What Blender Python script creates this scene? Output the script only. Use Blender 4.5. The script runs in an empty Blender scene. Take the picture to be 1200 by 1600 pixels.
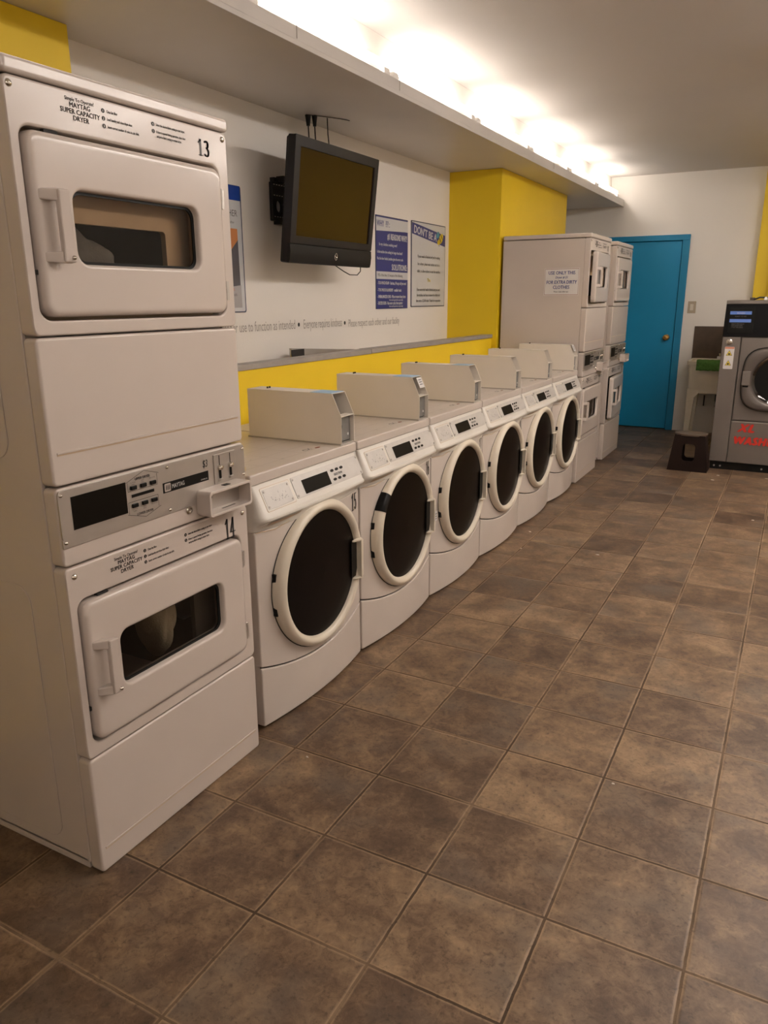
import bpy, bmesh, math, random
from mathutils import Vector, Matrix

# ------------------------------------------------------------------ camera, light, exposure
SC = bpy.context.scene
COL = SC.collection
PI = math.pi

def Vn(*a): return Vector(a)

cam_d = bpy.data.cameras.new('camera')
cam = bpy.data.objects.new('camera', cam_d); COL.objects.link(cam)
r_ = Vn(0.88121317, 0.47269734, -0.00453524)
u_ = Vn(-0.12473033, 0.24175766, 0.96228664)
f_ = Vn(-0.45596677, 0.84741398, -0.27199973)
m = Matrix.Identity(4)
for i in range(3):
    m[i][0] = r_[i]; m[i][1] = u_[i]; m[i][2] = -f_[i]
m.translation = Vn(1.46562732, -1.12605763, 1.48375962)
cam.matrix_world = m
cam_d.sensor_fit = 'VERTICAL'; cam_d.sensor_height = 24.0
cam_d.lens = 1180.375 / 1600 * 24.0
cam_d.clip_start = 0.05
SC.camera = cam

SC.view_settings.view_transform = 'Standard'
SC.view_settings.look = 'None'
SC.view_settings.gamma = 1.0
SC.view_settings.use_curve_mapping = False
SC.view_settings.exposure = 0.0

COVE_POWER = 19.0      # emission strength of the tubes above the shelf
ROOM_POWER = 39.0      # emission strength of the unseen ceiling tubes, set to brighten the room
WARM = (1.0, 0.915, 0.845)

wd = bpy.data.worlds.new('world'); SC.world = wd; wd.use_nodes = True
wd.node_tree.nodes['Background'].inputs[0].default_value = (0.9, 0.75, 0.6, 1)
wd.node_tree.nodes['Background'].inputs[1].default_value = 0.02

# ------------------------------------------------------------------ materials
def lin(c):
    return tuple(((x / 255) / 12.92 if x <= 10.3 else ((x / 255 + 0.055) / 1.055) ** 2.4) for x in c)

def mat(name, col, rough=0.5, metal=0.0, spec=0.5, var=0.0, vscale=4.0, bump=0.0, bscale=60.0, coat=0.0, emit=None, estr=0.0):
    M = bpy.data.materials.new(name); M.use_nodes = True
    nt = M.node_tree; b = nt.nodes['Principled BSDF']
    b.inputs['Base Color'].default_value = (*col, 1)
    b.inputs['Roughness'].default_value = rough
    b.inputs['Metallic'].default_value = metal
    b.inputs['Specular IOR Level'].default_value = spec
    b.inputs['Coat Weight'].default_value = coat
    if emit:
        b.inputs['Emission Color'].default_value = (*emit, 1); b.inputs['Emission Strength'].default_value = estr
    tc = nt.nodes.new('ShaderNodeTexCoord')
    if var > 0:
        n = nt.nodes.new('ShaderNodeTexNoise'); n.inputs['Scale'].default_value = vscale; n.inputs['Detail'].default_value = 5
        nt.links.new(tc.outputs['Object'], n.inputs['Vector'])
        mr = nt.nodes.new('ShaderNodeMapRange')
        mr.inputs['From Min'].default_value = 0.3; mr.inputs['From Max'].default_value = 0.7
        mr.inputs['To Min'].default_value = 1 - var; mr.inputs['To Max'].default_value = 1 + var * 0.3
        nt.links.new(n.outputs['Fac'], mr.inputs['Value'])
        mx = nt.nodes.new('ShaderNodeVectorMath'); mx.operation = 'SCALE'
        mx.inputs[0].default_value = col
        nt.links.new(mr.outputs[0], mx.inputs['Scale'])
        nt.links.new(mx.outputs[0], b.inputs['Base Color'])
    if bump > 0:
        n2 = nt.nodes.new('ShaderNodeTexNoise'); n2.inputs['Scale'].default_value = bscale; n2.inputs['Detail'].default_value = 3
        nt.links.new(tc.outputs['Object'], n2.inputs['Vector'])
        bp = nt.nodes.new('ShaderNodeBump'); bp.inputs['Strength'].default_value = bump; bp.inputs['Distance'].default_value = 0.01
        nt.links.new(n2.outputs['Fac'], bp.inputs['Height']); nt.links.new(bp.outputs[0], b.inputs['Normal'])
    return M

M = {}
M['enamel'] = mat('white_enamel', (0.575, 0.50, 0.445), 0.20, var=0.05, vscale=2.5)
M['enamel2'] = mat('washer_enamel', (0.58, 0.51, 0.455), 0.30, var=0.06, vscale=3)
M['box'] = mat('coin_box_enamel', (0.80, 0.73, 0.64), 0.38, var=0.05, vscale=4)
M['zinc'] = mat('zinc_plate', (0.25, 0.24, 0.23), 0.5, metal=0.5, var=0.2, vscale=20)
M['cream'] = mat('cream_plastic', (0.70, 0.625, 0.51), 0.36, var=0.05, vscale=5)
M['console'] = mat('console_plastic', (0.66, 0.62, 0.56), 0.38, var=0.04)
M['steel'] = mat('brushed_steel', (0.48, 0.44, 0.40), 0.42, metal=0.75, var=0.12, vscale=7)
M['plate'] = mat('control_plate', (0.56, 0.53, 0.50), 0.4, metal=0.15, var=0.08, vscale=20)
M['chrome'] = mat('chrome', (0.7, 0.66, 0.6), 0.18, metal=1.0)
M['black'] = mat('black_plastic', (0.008, 0.0075, 0.007), 0.3, spec=0.18)
M['blackgloss'] = mat('black_door_glass', (0.004, 0.0025, 0.002), 0.35, spec=0.10)
M['lcd'] = mat('dark_display_glass', (0.008, 0.006, 0.004), 0.45, spec=0.06)
M['ink'] = mat('black_ink', (0.018, 0.016, 0.016), 0.6)
M['greyink'] = mat('grey_ink', (0.12, 0.11, 0.11), 0.6)
M['wallink'] = mat('grey_wall_lettering', (0.36, 0.32, 0.29), 0.7)
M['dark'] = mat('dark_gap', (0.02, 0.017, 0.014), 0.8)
M['wall'] = mat('white_wall_paint', (0.82, 0.775, 0.72), 0.6, var=0.03, vscale=1.5, bump=0.05, bscale=90)
M['ceil'] = mat('ceiling_paint', (0.60, 0.555, 0.52), 0.6, var=0.04, vscale=1.2, bump=0.05, bscale=60)
M['soffit'] = mat('shelf_laminate', (0.60, 0.565, 0.535), 0.38, var=0.07, vscale=2.0)
M['yellow'] = mat('yellow_paint', (0.82, 0.57, 0.010), 0.5, var=0.04, vscale=2, bump=0.04, bscale=90)
M['teal'] = mat('teal_paint', (0.003, 0.26, 0.50), 0.42, var=0.05, vscale=3)
M['tealdark'] = mat('teal_frame_paint', (0.003, 0.22, 0.42), 0.45, var=0.05, vscale=3)
M['capmetal'] = mat('ledge_metal', (0.40, 0.37, 0.35), 0.4, metal=0.4, var=0.12, vscale=9)
M['brass'] = mat('brass', (0.75, 0.45, 0.14), 0.22, metal=1.0)
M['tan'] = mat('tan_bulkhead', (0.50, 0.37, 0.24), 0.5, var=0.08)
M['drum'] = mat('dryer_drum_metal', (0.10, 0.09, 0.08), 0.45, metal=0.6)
M['greycloth'] = mat('grey_cloth', (0.16, 0.155, 0.15), 0.9, var=0.4, vscale=9, bump=0.3, bscale=200)
M['whitecloth'] = mat('white_cloth', (0.46, 0.42, 0.33), 0.9, var=0.2, vscale=9, bump=0.3, bscale=200)
M['greysteel'] = mat('grey_washer_steel', (0.17, 0.145, 0.125), 0.42, metal=0.35, var=0.08, vscale=3)
M['greysteel2'] = mat('grey_washer_door', (0.12, 0.10, 0.088), 0.4, metal=0.4, var=0.08, vscale=3)
M['blackpanel'] = mat('black_fascia', (0.006, 0.0055, 0.006), 0.4, spec=0.12)
M['blueLabel'] = mat('blue_label', (0.10, 0.19, 0.52), 0.5)
M['paper'] = mat('white_paper', (0.66, 0.63, 0.60), 0.6)
M['labelwhite'] = mat('white_label', (0.55, 0.52, 0.5), 0.5)
M['bluetape'] = mat('pale_blue_film', (0.30, 0.50, 0.70), 0.35)
M['posterblue'] = mat('poster_navy', (0.028, 0.038, 0.20), 0.35)
M['posterblue2'] = mat('poster_blue', (0.012, 0.05, 0.30), 0.35)
M['posterwhite'] = mat('poster_white', (0.58, 0.585, 0.60), 0.35)
M['posteredge'] = mat('poster_edge', (0.06, 0.07, 0.12), 0.4)
M['orange'] = mat('poster_orange', (0.55, 0.22, 0.08), 0.4)
M['postgrey'] = mat('poster_grey', (0.10, 0.095, 0.11), 0.4)
M['postlight'] = mat('poster_light_grey', (0.38, 0.36, 0.37), 0.4)
M['bee'] = mat('bee_yellow', (0.65, 0.50, 0.03), 0.4)
M['beeblue'] = mat('bee_wing_blue', (0.08, 0.32, 0.42), 0.4)
M['tv'] = mat('tv_plastic', (0.014, 0.013, 0.015), 0.4, spec=0.3, bump=0.02, bscale=300)
M['tvdark'] = mat('tv_side_plastic', (0.007, 0.007, 0.008), 0.45, spec=0.3)
M['screen'] = mat('tv_screen', (0.026, 0.013, 0.006), 0.12, spec=0.3)  # brown base colour stands in for the warm room reflected in the screen
M['bracket'] = mat('black_bracket', (0.006, 0.006, 0.007), 0.5)
M['switch'] = mat('switch_plastic', (0.45, 0.37, 0.27), 0.5)
M['switchlt'] = mat('switch_rocker', (0.66, 0.6, 0.5), 0.5)
M['splash'] = mat('brown_tile_panel', (0.075, 0.045, 0.024), 0.5, var=0.4, vscale=8)
M['sink'] = mat('utility_sink_plastic', (0.82, 0.75, 0.62), 0.5, var=0.06, vscale=6)
M['greentowel'] = mat('green_towel', (0.13, 0.32, 0.07), 0.95, var=0.3, vscale=60, bump=0.6, bscale=300)
M['stool'] = mat('brown_stool_plastic', (0.012, 0.005, 0.003), 0.5, spec=0.2)
M['stooltop'] = mat('brown_stool_seat', (0.10, 0.068, 0.045), 0.35)
M['red'] = mat('red_lettering', (0.52, 0.018, 0.006), 0.5)
M['warnyellow'] = mat('warning_yellow', (0.60, 0.45, 0.03), 0.5)
M['warnred'] = mat('warning_red', (0.55, 0.2, 0.12), 0.5)
M['tubeglow'] = mat('fluorescent_tube_glow', (0.9, 0.9, 0.9), 0.4, emit=(1.0, 0.93, 0.85), estr=COVE_POWER)
M['roomglow'] = mat('unseen_fixture_glow', (0.9, 0.9, 0.9), 0.4, emit=WARM, estr=ROOM_POWER)
M['stain'] = mat('yellow_stain', (0.62, 0.50, 0.28), 0.5)
M['redbrown'] = mat('red_brown_mark', (0.25, 0.07, 0.03), 0.6)
M['lidline'] = mat('lid_print', (0.40, 0.36, 0.31), 0.5)
M['wirebrown'] = mat('dark_wire', (0.05, 0.035, 0.03), 0.5)
M['crumb'] = mat('pale_scrap', (0.6, 0.55, 0.48), 0.8)

def glass_mat(name, tint, rough, fac):
    Mt = bpy.data.materials.new(name); Mt.use_nodes = True
    nt = Mt.node_tree; nt.nodes.clear()
    o = nt.nodes.new('ShaderNodeOutputMaterial'); mx = nt.nodes.new('ShaderNodeMixShader')
    t = nt.nodes.new('ShaderNodeBsdfTransparent'); g = nt.nodes.new('ShaderNodeBsdfGlossy')
    t.inputs[0].default_value = (*tint, 1); g.inputs['Roughness'].default_value = rough
    g.inputs[0].default_value = (0.9, 0.85, 0.8, 1)
    fr = nt.nodes.new('ShaderNodeFresnel'); fr.inputs['IOR'].default_value = fac
    nt.links.new(fr.outputs[0], mx.inputs[0]); nt.links.new(t.outputs[0], mx.inputs[1]); nt.links.new(g.outputs[0], mx.inputs[2])
    nt.links.new(mx.outputs[0], o.inputs[0]); return Mt
M['dryerglass'] = glass_mat('tinted_dryer_glass', (0.80, 0.74, 0.66), 0.06, 1.3)
M['xlglass'] = glass_mat('washer_door_glass', (0.30, 0.26, 0.22), 0.05, 1.6)

# floor tiles: brown mottled ceramic, 0.324 m grid
TS, GX, GY = 0.324, 0.11664, -0.238464
def tile_mat():
    Mt = bpy.data.materials.new('brown_floor_tile'); Mt.use_nodes = True
    nt = Mt.node_tree; N = nt.nodes; L = nt.links; b = N['Principled BSDF']
    def math_(op, a, bb=None, c=None):
        n = N.new('ShaderNodeMath'); n.operation = op
        for k, v in enumerate((a, bb, c)):
            if v is None: continue
            if isinstance(v, (int, float)): n.inputs[k].default_value = v
            else: L.new(v, n.inputs[k])
        return n.outputs[0]
    g = N.new('ShaderNodeNewGeometry'); s = N.new('ShaderNodeSeparateXYZ'); L.new(g.outputs['Position'], s.inputs[0])
    # slight wobble so the grout lines are not ruler straight
    wn = N.new('ShaderNodeTexNoise'); wn.inputs['Scale'].default_value = 22; wn.inputs['Detail'].default_value = 3
    L.new(g.outputs['Position'], wn.inputs['Vector'])
    wob = math_('MULTIPLY', math_('SUBTRACT', wn.outputs['Fac'], 0.5), 0.012)
    U = math_('ADD', math_('DIVIDE', math_('SUBTRACT', s.outputs[0], GX), TS), wob)
    V = math_('ADD', math_('DIVIDE', math_('SUBTRACT', s.outputs[1], GY), TS), wob)
    fu = math_('FRACT', U); fv = math_('FRACT', V)
    eu = math_('MINIMUM', fu, math_('SUBTRACT', 1.0, fu)); ev = math_('MINIMUM', fv, math_('SUBTRACT', 1.0, fv))
    e = math_('MINIMUM', eu, ev)
    cid = N.new('ShaderNodeCombineXYZ'); L.new(math_('FLOOR', U), cid.inputs[0]); L.new(math_('FLOOR', V), cid.inputs[1])
    w = N.new('ShaderNodeTexWhiteNoise'); w.noise_dimensions = '3D'; L.new(cid.outputs[0], w.inputs['Vector'])
    off = N.new('ShaderNodeVectorMath'); off.operation = 'SCALE'; L.new(w.outputs['Color'], off.inputs[0]); off.inputs['Scale'].default_value = 30
    pos = N.new('ShaderNodeVectorMath'); pos.operation = 'ADD'; L.new(g.outputs['Position'], pos.inputs[0]); L.new(off.outputs[0], pos.inputs[1])
    n1 = N.new('ShaderNodeTexNoise'); n1.inputs['Scale'].default_value = 5.5; n1.inputs['Detail'].default_value = 9; n1.inputs['Roughness'].default_value = 0.62; n1.inputs['Distortion'].default_value = 0.5
    L.new(pos.outputs[0], n1.inputs['Vector'])
    n2 = N.new('ShaderNodeTexNoise'); n2.inputs['Scale'].default_value = 26; n2.inputs['Detail'].default_value = 10; n2.inputs['Roughness'].default_value = 0.78; n2.inputs['Distortion'].default_value = 0.6
    L.new(pos.outputs[0], n2.inputs['Vector'])
    n3 = N.new('ShaderNodeTexNoise'); n3.inputs['Scale'].default_value = 4.0; n3.inputs['Detail'].default_value = 4
    pos2 = N.new('ShaderNodeVectorMath'); pos2.operation = 'ADD'; L.new(pos.outputs[0], pos2.inputs[0]); pos2.inputs[1].default_value = (11, 5, 3)
    L.new(pos2.outputs[0], n3.inputs['Vector'])
    v = math_('ADD', math_('MULTIPLY', n1.outputs['Fac'], 0.56), math_('MULTIPLY', n2.outputs['Fac'], 0.48))
    v = math_('ADD', v, math_('MULTIPLY', math_('SUBTRACT', w.outputs['Value'], 0.5), 0.13))
    cr = N.new('ShaderNodeValToRGB'); L.new(v, cr.inputs[0])
    el = cr.color_ramp.elements
    el[0].position = 0.33; el[0].color = (0.040, 0.023, 0.014, 1)
    el[1].position = 0.70; el[1].color = (0.30, 0.20, 0.115, 1)
    k = cr.color_ramp.elements.new(0.47); k.color = (0.105, 0.063, 0.037, 1)
    k = cr.color_ramp.elements.new(0.57); k.color = (0.180, 0.114, 0.066, 1)
    # greyer and rustier patches
    mixg = N.new('ShaderNodeMix'); mixg.data_type = 'RGBA'; L.new(cr.outputs[0], mixg.inputs[6])
    mixg.inputs[7].default_value = (0.125, 0.098, 0.076, 1)
    mg = N.new('ShaderNodeMapRange'); mg.inputs['From Min'].default_value = 0.52; mg.inputs['From Max'].default_value = 0.72; mg.inputs['To Max'].default_value = 0.6
    L.new(n3.outputs['Fac'], mg.inputs['Value']); L.new(mg.outputs[0], mixg.inputs[0])
    # worn lighter rim of each tile
    rim = N.new('ShaderNodeMapRange'); rim.inputs['From Min'].default_value = 0.014; rim.inputs['From Max'].default_value = 0.028
    rim.inputs['To Min'].default_value = 0.75; rim.inputs['To Max'].default_value = 0.0
    L.new(e, rim.inputs['Value'])
    rimn = math_('MULTIPLY', rim.outputs[0], math_('MULTIPLY', n1.outputs['Fac'], 1.4))
    mixr = N.new('ShaderNodeMix'); mixr.data_type = 'RGBA'; L.new(rimn, mixr.inputs[0]); L.new(mixg.outputs[2], mixr.inputs[6])
    mixr.inputs[7].default_value = (0.34, 0.225, 0.13, 1)
    # grout
    gn = N.new('ShaderNodeTexNoise'); gn.inputs['Scale'].default_value = 2.3; gn.inputs['Detail'].default_value = 3
    L.new(g.outputs['Position'], gn.inputs['Vector'])
    gr = N.new('ShaderNodeValToRGB'); L.new(gn.outputs['Fac'], gr.inputs[0])
    gr.color_ramp.elements[0].position = 0.46; gr.color_ramp.elements[0].color = (0.060, 0.036, 0.019, 1)
    gr.color_ramp.elements[1].position = 0.66; gr.color_ramp.elements[1].color = (0.19, 0.125, 0.075, 1)
    gm = N.new('ShaderNodeMapRange'); gm.inputs['From Min'].default_value = 0.009; gm.inputs['From Max'].default_value = 0.013
    gm.inputs['To Min'].default_value = 1.0; gm.inputs['To Max'].default_value = 0.0
    L.new(e, gm.inputs['Value'])
    mixt = N.new('ShaderNodeMix'); mixt.data_type = 'RGBA'; L.new(gm.outputs[0], mixt.inputs[0]); L.new(mixr.outputs[2], mixt.inputs[6]); L.new(gr.outputs[0], mixt.inputs[7])
    pit = N.new('ShaderNodeTexNoise'); pit.inputs['Scale'].default_value = 75; pit.inputs['Detail'].default_value = 5; pit.inputs['Roughness'].default_value = 0.65
    L.new(pos.outputs[0], pit.inputs['Vector'])
    pm = N.new('ShaderNodeMapRange'); pm.inputs['From Min'].default_value = 0.30; pm.inputs['From Max'].default_value = 0.46; pm.inputs['To Min'].default_value = 0.55; pm.inputs['To Max'].default_value = 1.0
    L.new(pit.outputs['Fac'], pm.inputs['Value'])
    pv_ = N.new('ShaderNodeVectorMath'); pv_.operation = 'SCALE'; L.new(mixt.outputs[2], pv_.inputs[0]); L.new(pm.outputs[0], pv_.inputs['Scale'])
    L.new(pv_.outputs[0], b.inputs['Base Color'])
    ro = math_('ADD', math_('MULTIPLY', gm.outputs[0], 0.35), math_('ADD', 0.36, math_('MULTIPLY', n2.outputs['Fac'], 0.2)))
    L.new(ro, b.inputs['Roughness'])
    b.inputs['Specular IOR Level'].default_value = 0.35
    hh = N.new('ShaderNodeMapRange'); hh.inputs['From Min'].default_value = 0.008; hh.inputs['From Max'].default_value = 0.03
    L.new(e, hh.inputs['Value'])
    ht = math_('ADD', math_('MULTIPLY', hh.outputs[0], 0.5), math_('MULTIPLY', v, 0.25))
    bp = N.new('ShaderNodeBump'); bp.inputs['Strength'].default_value = 0.5; bp.inputs['Distance'].default_value = 0.004
    L.new(ht, bp.inputs['Height']); L.new(bp.outputs[0], b.inputs['Normal'])
    return Mt
M['tile'] = tile_mat()

# ------------------------------------------------------------------ mesh builder
class MB:
    def __init__(s): s.v = []; s.f = []; s.fm = []; s.mats = []; s.sm = []
    def mi(s, m):
        m = M[m] if isinstance(m, str) else m
        if m not in s.mats: s.mats.append(m)
        return s.mats.index(m)
    def add(s, vs, fs, m, smooth=True):
        k = len(s.v); s.v += [tuple(v) for v in vs]; i = s.mi(m)
        for f in fs: s.f.append([k + j for j in f]); s.fm.append(i); s.sm.append(smooth)
    def box(s, a, b, m):
        x0, y0, z0 = [min(p, q) for p, q in zip(a, b)]; x1, y1, z1 = [max(p, q) for p, q in zip(a, b)]
        vs = [(x0, y0, z0), (x1, y0, z0), (x1, y1, z0), (x0, y1, z0), (x0, y0, z1), (x1, y0, z1), (x1, y1, z1), (x0, y1, z1)]
        s.add(vs, [(0, 3, 2, 1), (4, 5, 6, 7), (0, 1, 5, 4), (1, 2, 6, 5), (2, 3, 7, 6), (3, 0, 4, 7)], m)
    def hexa(s, bot, top, m):    # two quads of 4 points each
        s.add(list(bot) + list(top), [(0, 3, 2, 1), (4, 5, 6, 7), (0, 1, 5, 4), (1, 2, 6, 5), (2, 3, 7, 6), (3, 0, 4, 7)], m)
    def prism(s, pts, fn0, fn1, m):   # 2D outline lifted by two maps
        n = len(pts); vs = [fn0(*p) for p in pts] + [fn1(*p) for p in pts]
        fs = [tuple(range(n - 1, -1, -1)), tuple(range(n, 2 * n))] + [(i, (i + 1) % n, n + (i + 1) % n, n + i) for i in range(n)]
        s.add(vs, fs, m)
    def loft(s, loops, m, cap0=True, cap1=True, closed=True):
        n = len(loops[0]); vs = [p for l in loops for p in l]; fs = []
        for a in range(len(loops) - 1):
            for i in range(n if closed else n - 1):
                j = (i + 1) % n; fs.append((a * n + i, a * n + j, (a + 1) * n + j, (a + 1) * n + i))
        if cap0: fs.append(tuple(range(n - 1, -1, -1)))
        if cap1: fs.append(tuple((len(loops) - 1) * n + i for i in range(n)))
        s.add(vs, fs, m)
    def grid(s, rows, m):
        s.loft(rows, m, False, False, False)
    def tube(s, pts, r, m, seg=8, cap=True):
        pts = [Vector(p) for p in pts]; loops = []; up = None
        for i, p in enumerate(pts):
            t = (pts[min(i + 1, len(pts) - 1)] - pts[max(i - 1, 0)]).normalized()
            a = t.cross(Vector((0, 0, 1)) if abs(t.z) < 0.95 else Vector((1, 0, 0))).normalized(); b = t.cross(a).normalized()
            rr = r[i] if isinstance(r, (list, tuple)) else r
            loops.append([p + a * math.cos(2 * PI * k / seg) * rr + b * math.sin(2 * PI * k / seg) * rr for k in range(seg)])
        s.loft(loops, m, cap, cap)
    def cyl(s, c, axis, r, h, m, seg=24, r2=None):
        c = Vector(c); ax = {'x': Vector((1, 0, 0)), 'y': Vector((0, 1, 0)), 'z': Vector((0, 0, 1))}[axis]
        a = Vector((0, 1, 0)) if axis == 'x' else Vector((1, 0, 0)); b = ax.cross(a)
        r2 = r if r2 is None else r2
        l = [[c + ax * t + (a * math.cos(2 * PI * k / seg) + b * math.sin(2 * PI * k / seg)) * rr for k in range(seg)] for t, rr in ((0, r), (h, r2))]
        s.loft(l, m)
    def lathe(s, c, prof, m, axis='x', seg=64, sy=1.0):   # prof: (radius, height along axis)
        c = Vector(c); ax = {'x': Vector((1, 0, 0)), 'y': Vector((0, -1, 0)), 'z': Vector((0, 0, 1))}[axis]
        a = Vector((0, 1, 0)) if axis == 'x' else Vector((1, 0, 0)); b = ax.cross(a)
        loops = [[c + ax * h + (a * math.cos(2 * PI * k / seg) + b * math.sin(2 * PI * k / seg)) * rr for k in range(seg)] for rr, h in prof]
        s.loft(loops, m, False, False)
    def text(s, body, place, size, m, sx=1.0, bold=0.0, shear=0.0, align='LEFT', spacing=1.0):
        cu = bpy.data.curves.new('lettering', 'FONT'); cu.body = body; cu.size = size; cu.shear = shear
        cu.align_x = align; cu.space_character = spacing; cu.resolution_u = 2
        o = bpy.data.objects.new('lettering', cu)
        COL.objects.link(o)
        dg = bpy.context.evaluated_depsgraph_get(); me = bpy.data.meshes.new_from_object(o.evaluated_get(dg))
        fs = [tuple(p.vertices) for p in me.polygons]
        o_ = Vector(place(0, 0)); nn = (Vector(place(1, 0)) - o_).cross(Vector(place(0, 1)) - o_).normalized()
        for k, (dx, dy) in enumerate(((-bold, 0), (bold, 0), (0, bold * .6), (0, -bold * .6)) if bold else ((0, 0),)):
            s.add([Vector(place(v.co.x * sx + dx, v.co.y + dy)) + nn * (.00012 * k) for v in me.vertices], fs, m, False)
        bpy.data.objects.remove(o); bpy.data.curves.remove(cu); bpy.data.meshes.remove(me)
    def build(s, name, parent=None, bevel=0.0, seg=2, loc=None, smooth_angle=35, solid=0.0, fixn=True):
        me = bpy.data.meshes.new(name)
        off = Vector(loc) if loc else Vector((0, 0, 0))
        me.from_pydata([Vector(v) - off for v in s.v], [], s.f)
        for x in s.mats: me.materials.append(x)
        me.polygons.foreach_set('material_index', s.fm); me.update()
        if fixn:
            bm = bmesh.new(); bm.from_mesh(me); bmesh.ops.recalc_face_normals(bm, faces=bm.faces); bm.to_mesh(me); bm.free()
        me.polygons.foreach_set('use_smooth', [True] * len(me.polygons))
        me.set_sharp_from_angle(angle=math.radians(smooth_angle))
        o = bpy.data.objects.new(name, me); COL.objects.link(o)
        if parent: o.parent = parent
        o.location = off
        if solid:
            md = o.modifiers.new('solidify', 'SOLIDIFY'); md.thickness = solid; md.offset = -1
        if bevel:
            md = o.modifiers.new('bevel', 'BEVEL'); md.width = bevel; md.segments = seg; md.limit_method = 'ANGLE'; md.angle_limit = math.radians(40)
            md.harden_normals = True
        return o

def tag(o, label=None, cat=None, group=None, kind=None):
    if label: o['label'] = label
    if cat: o['category'] = cat
    if group: o['group'] = group
    if kind: o['kind'] = kind
    return o
def thing(name, loc, label, cat, group=None, rz=0):
    o = bpy.data.objects.new(name, None); COL.objects.link(o); o.location = loc; o.rotation_euler.z = rz; o.empty_display_size = 0.1
    return tag(o, label, cat, group)
def copy_tree(o, parent=None):
    c = o.copy(); COL.objects.link(c); c.parent = parent
    for ch in list(o.children): copy_tree(ch, c)
    return c
def rrect(y0, y1, z0, z1, r, n=6):
    out = []
    for cy, cz, a0 in ((y1 - r, z1 - r, 0), (y0 + r, z1 - r, 90), (y0 + r, z0 + r, 180), (y1 - r, z0 + r, 270)):
        for k in range(n + 1):
            a = math.radians(a0 + 90 * k / n); out.append((cy + r * math.cos(a), cz + r * math.sin(a)))
    return out
def X(x): return lambda y, z: (x, y, z)
def Yp(y): return lambda x, z: (x, y, z)

def ring_panel(mb, outer, inner, xb, xf, m, lip=0.0):
    """flat panel with an opening: front face, back face, outer and inner walls"""
    lo = [[(xb, y, z) for y, z in outer], [(xf, y, z) for y, z in outer], [(xf, y, z) for y, z in inner], [(xb - lip, y, z) for y, z in inner]]
    n = len(outer); vs = [p for l in lo for p in l]; fs = []
    for a in range(4):
        bq = (a + 1) % 4
        for i in range(n):
            j = (i + 1) % n; fs.append((a * n + i, a * n + j, bq * n + j, bq * n + i))
    mb.add(vs, fs, m)

# ------------------------------------------------------------------ the room
XW = -1.19; YB = 8.12; ZC = 2.77; XR = 4.3; YF = -3.2
def struct(name, mb, **k): return tag(mb.build(name, **k), kind='structure')
b = MB(); b.box((XW - .2, YF, -.1), (XR, YB + .1, 0), 'tile'); struct('floor', b)
b = MB(); b.box((XW - .2, YF, ZC), (XR, YB + .1, ZC + .1), 'ceil'); struct('ceiling', b)
b = MB(); b.box((XW - .12, YF, 0), (XW, YB, ZC), 'wall'); struct('wall_left', b)
b = MB()
DX0, DX1, DZ = -0.62, 0.215, 2.075
b.box((XW - .12, YB, 0), (DX0 - .02, YB + .12, ZC), 'wall'); b.box((DX1 + .02, YB, 0), (XR, YB + .12, ZC), 'wall')
b.box((DX0 - .02, YB, DZ + .02), (DX1 + .02, YB + .12, ZC), 'wall'); struct('wall_back', b)
b = MB(); b.box((XR, YF, 0), (XR + .12, YB, ZC), 'wall'); struct('wall_right', b)
b = MB(); b.box((XW - .12, YF - .12, 0), (XR + .12, YF, ZC), 'wall'); struct('wall_front', b)
# yellow pillars and the yellow half wall behind the machines
b = MB(); b.box((XW, 4.96, 0), (-.745, 6.86, 2.46), 'yellow'); struct('wall_left_pillar_far', b)
b = MB(); b.box((XW, -1.2, 0), (-1.06, 1.115, 2.46), 'yellow'); struct('wall_left_pillar_near', b)
b = MB(); b.box((-.86, 1.12, 0), (-.79, 4.96, 1.165), 'yellow'); b.box((-1.06, -1.2, 0), (-.79, 1.12, 1.165), 'yellow'); struct('wall_left_half', b)
b = MB(); b.box((XW, 1.12, 1.06), (-.86, 4.955, 1.09), 'wall'); struct('trim_2', b)
b = MB(); b.box((-.865, 1.12, 1.165), (-.780, 2.9, 1.192), 'capmetal'); b.box((-.868, 2.9, 1.167), (-.778, 4.958, 1.194), 'capmetal')
b.box((-1.06, -1.2, 1.165), (-.78, 1.12, 1.192), 'capmetal'); struct('trim_3', b, bevel=.003)
b = MB(); b.box((.975, YB - .16, 0), (1.12, YB, ZC), 'yellow'); b.box((1.12, YB - .28, 0), (XR, YB, ZC), 'yellow'); struct('wall_back_pillar', b)
# soffit shelf that carries the tubes
b = MB()
b.box((XW, YF, 2.462), (-.452, YB, 2.482), 'soffit')
b.box((-.470, YF, 2.475), (-.452, YB, 2.53), 'soffit')
b.box((-.462, YF, 2.456), (-.444, YB, 2.476), 'soffit')
b.box((XW, YF, 2.482), (-.60, YB, ZC), 'wall')
for y in (1.72, 2.62, 5.35): b.box((-.452, y, 2.483), (-.449, y + .004, 2.53), 'lidline')
struct('trim_4', b, bevel=.003)

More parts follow.
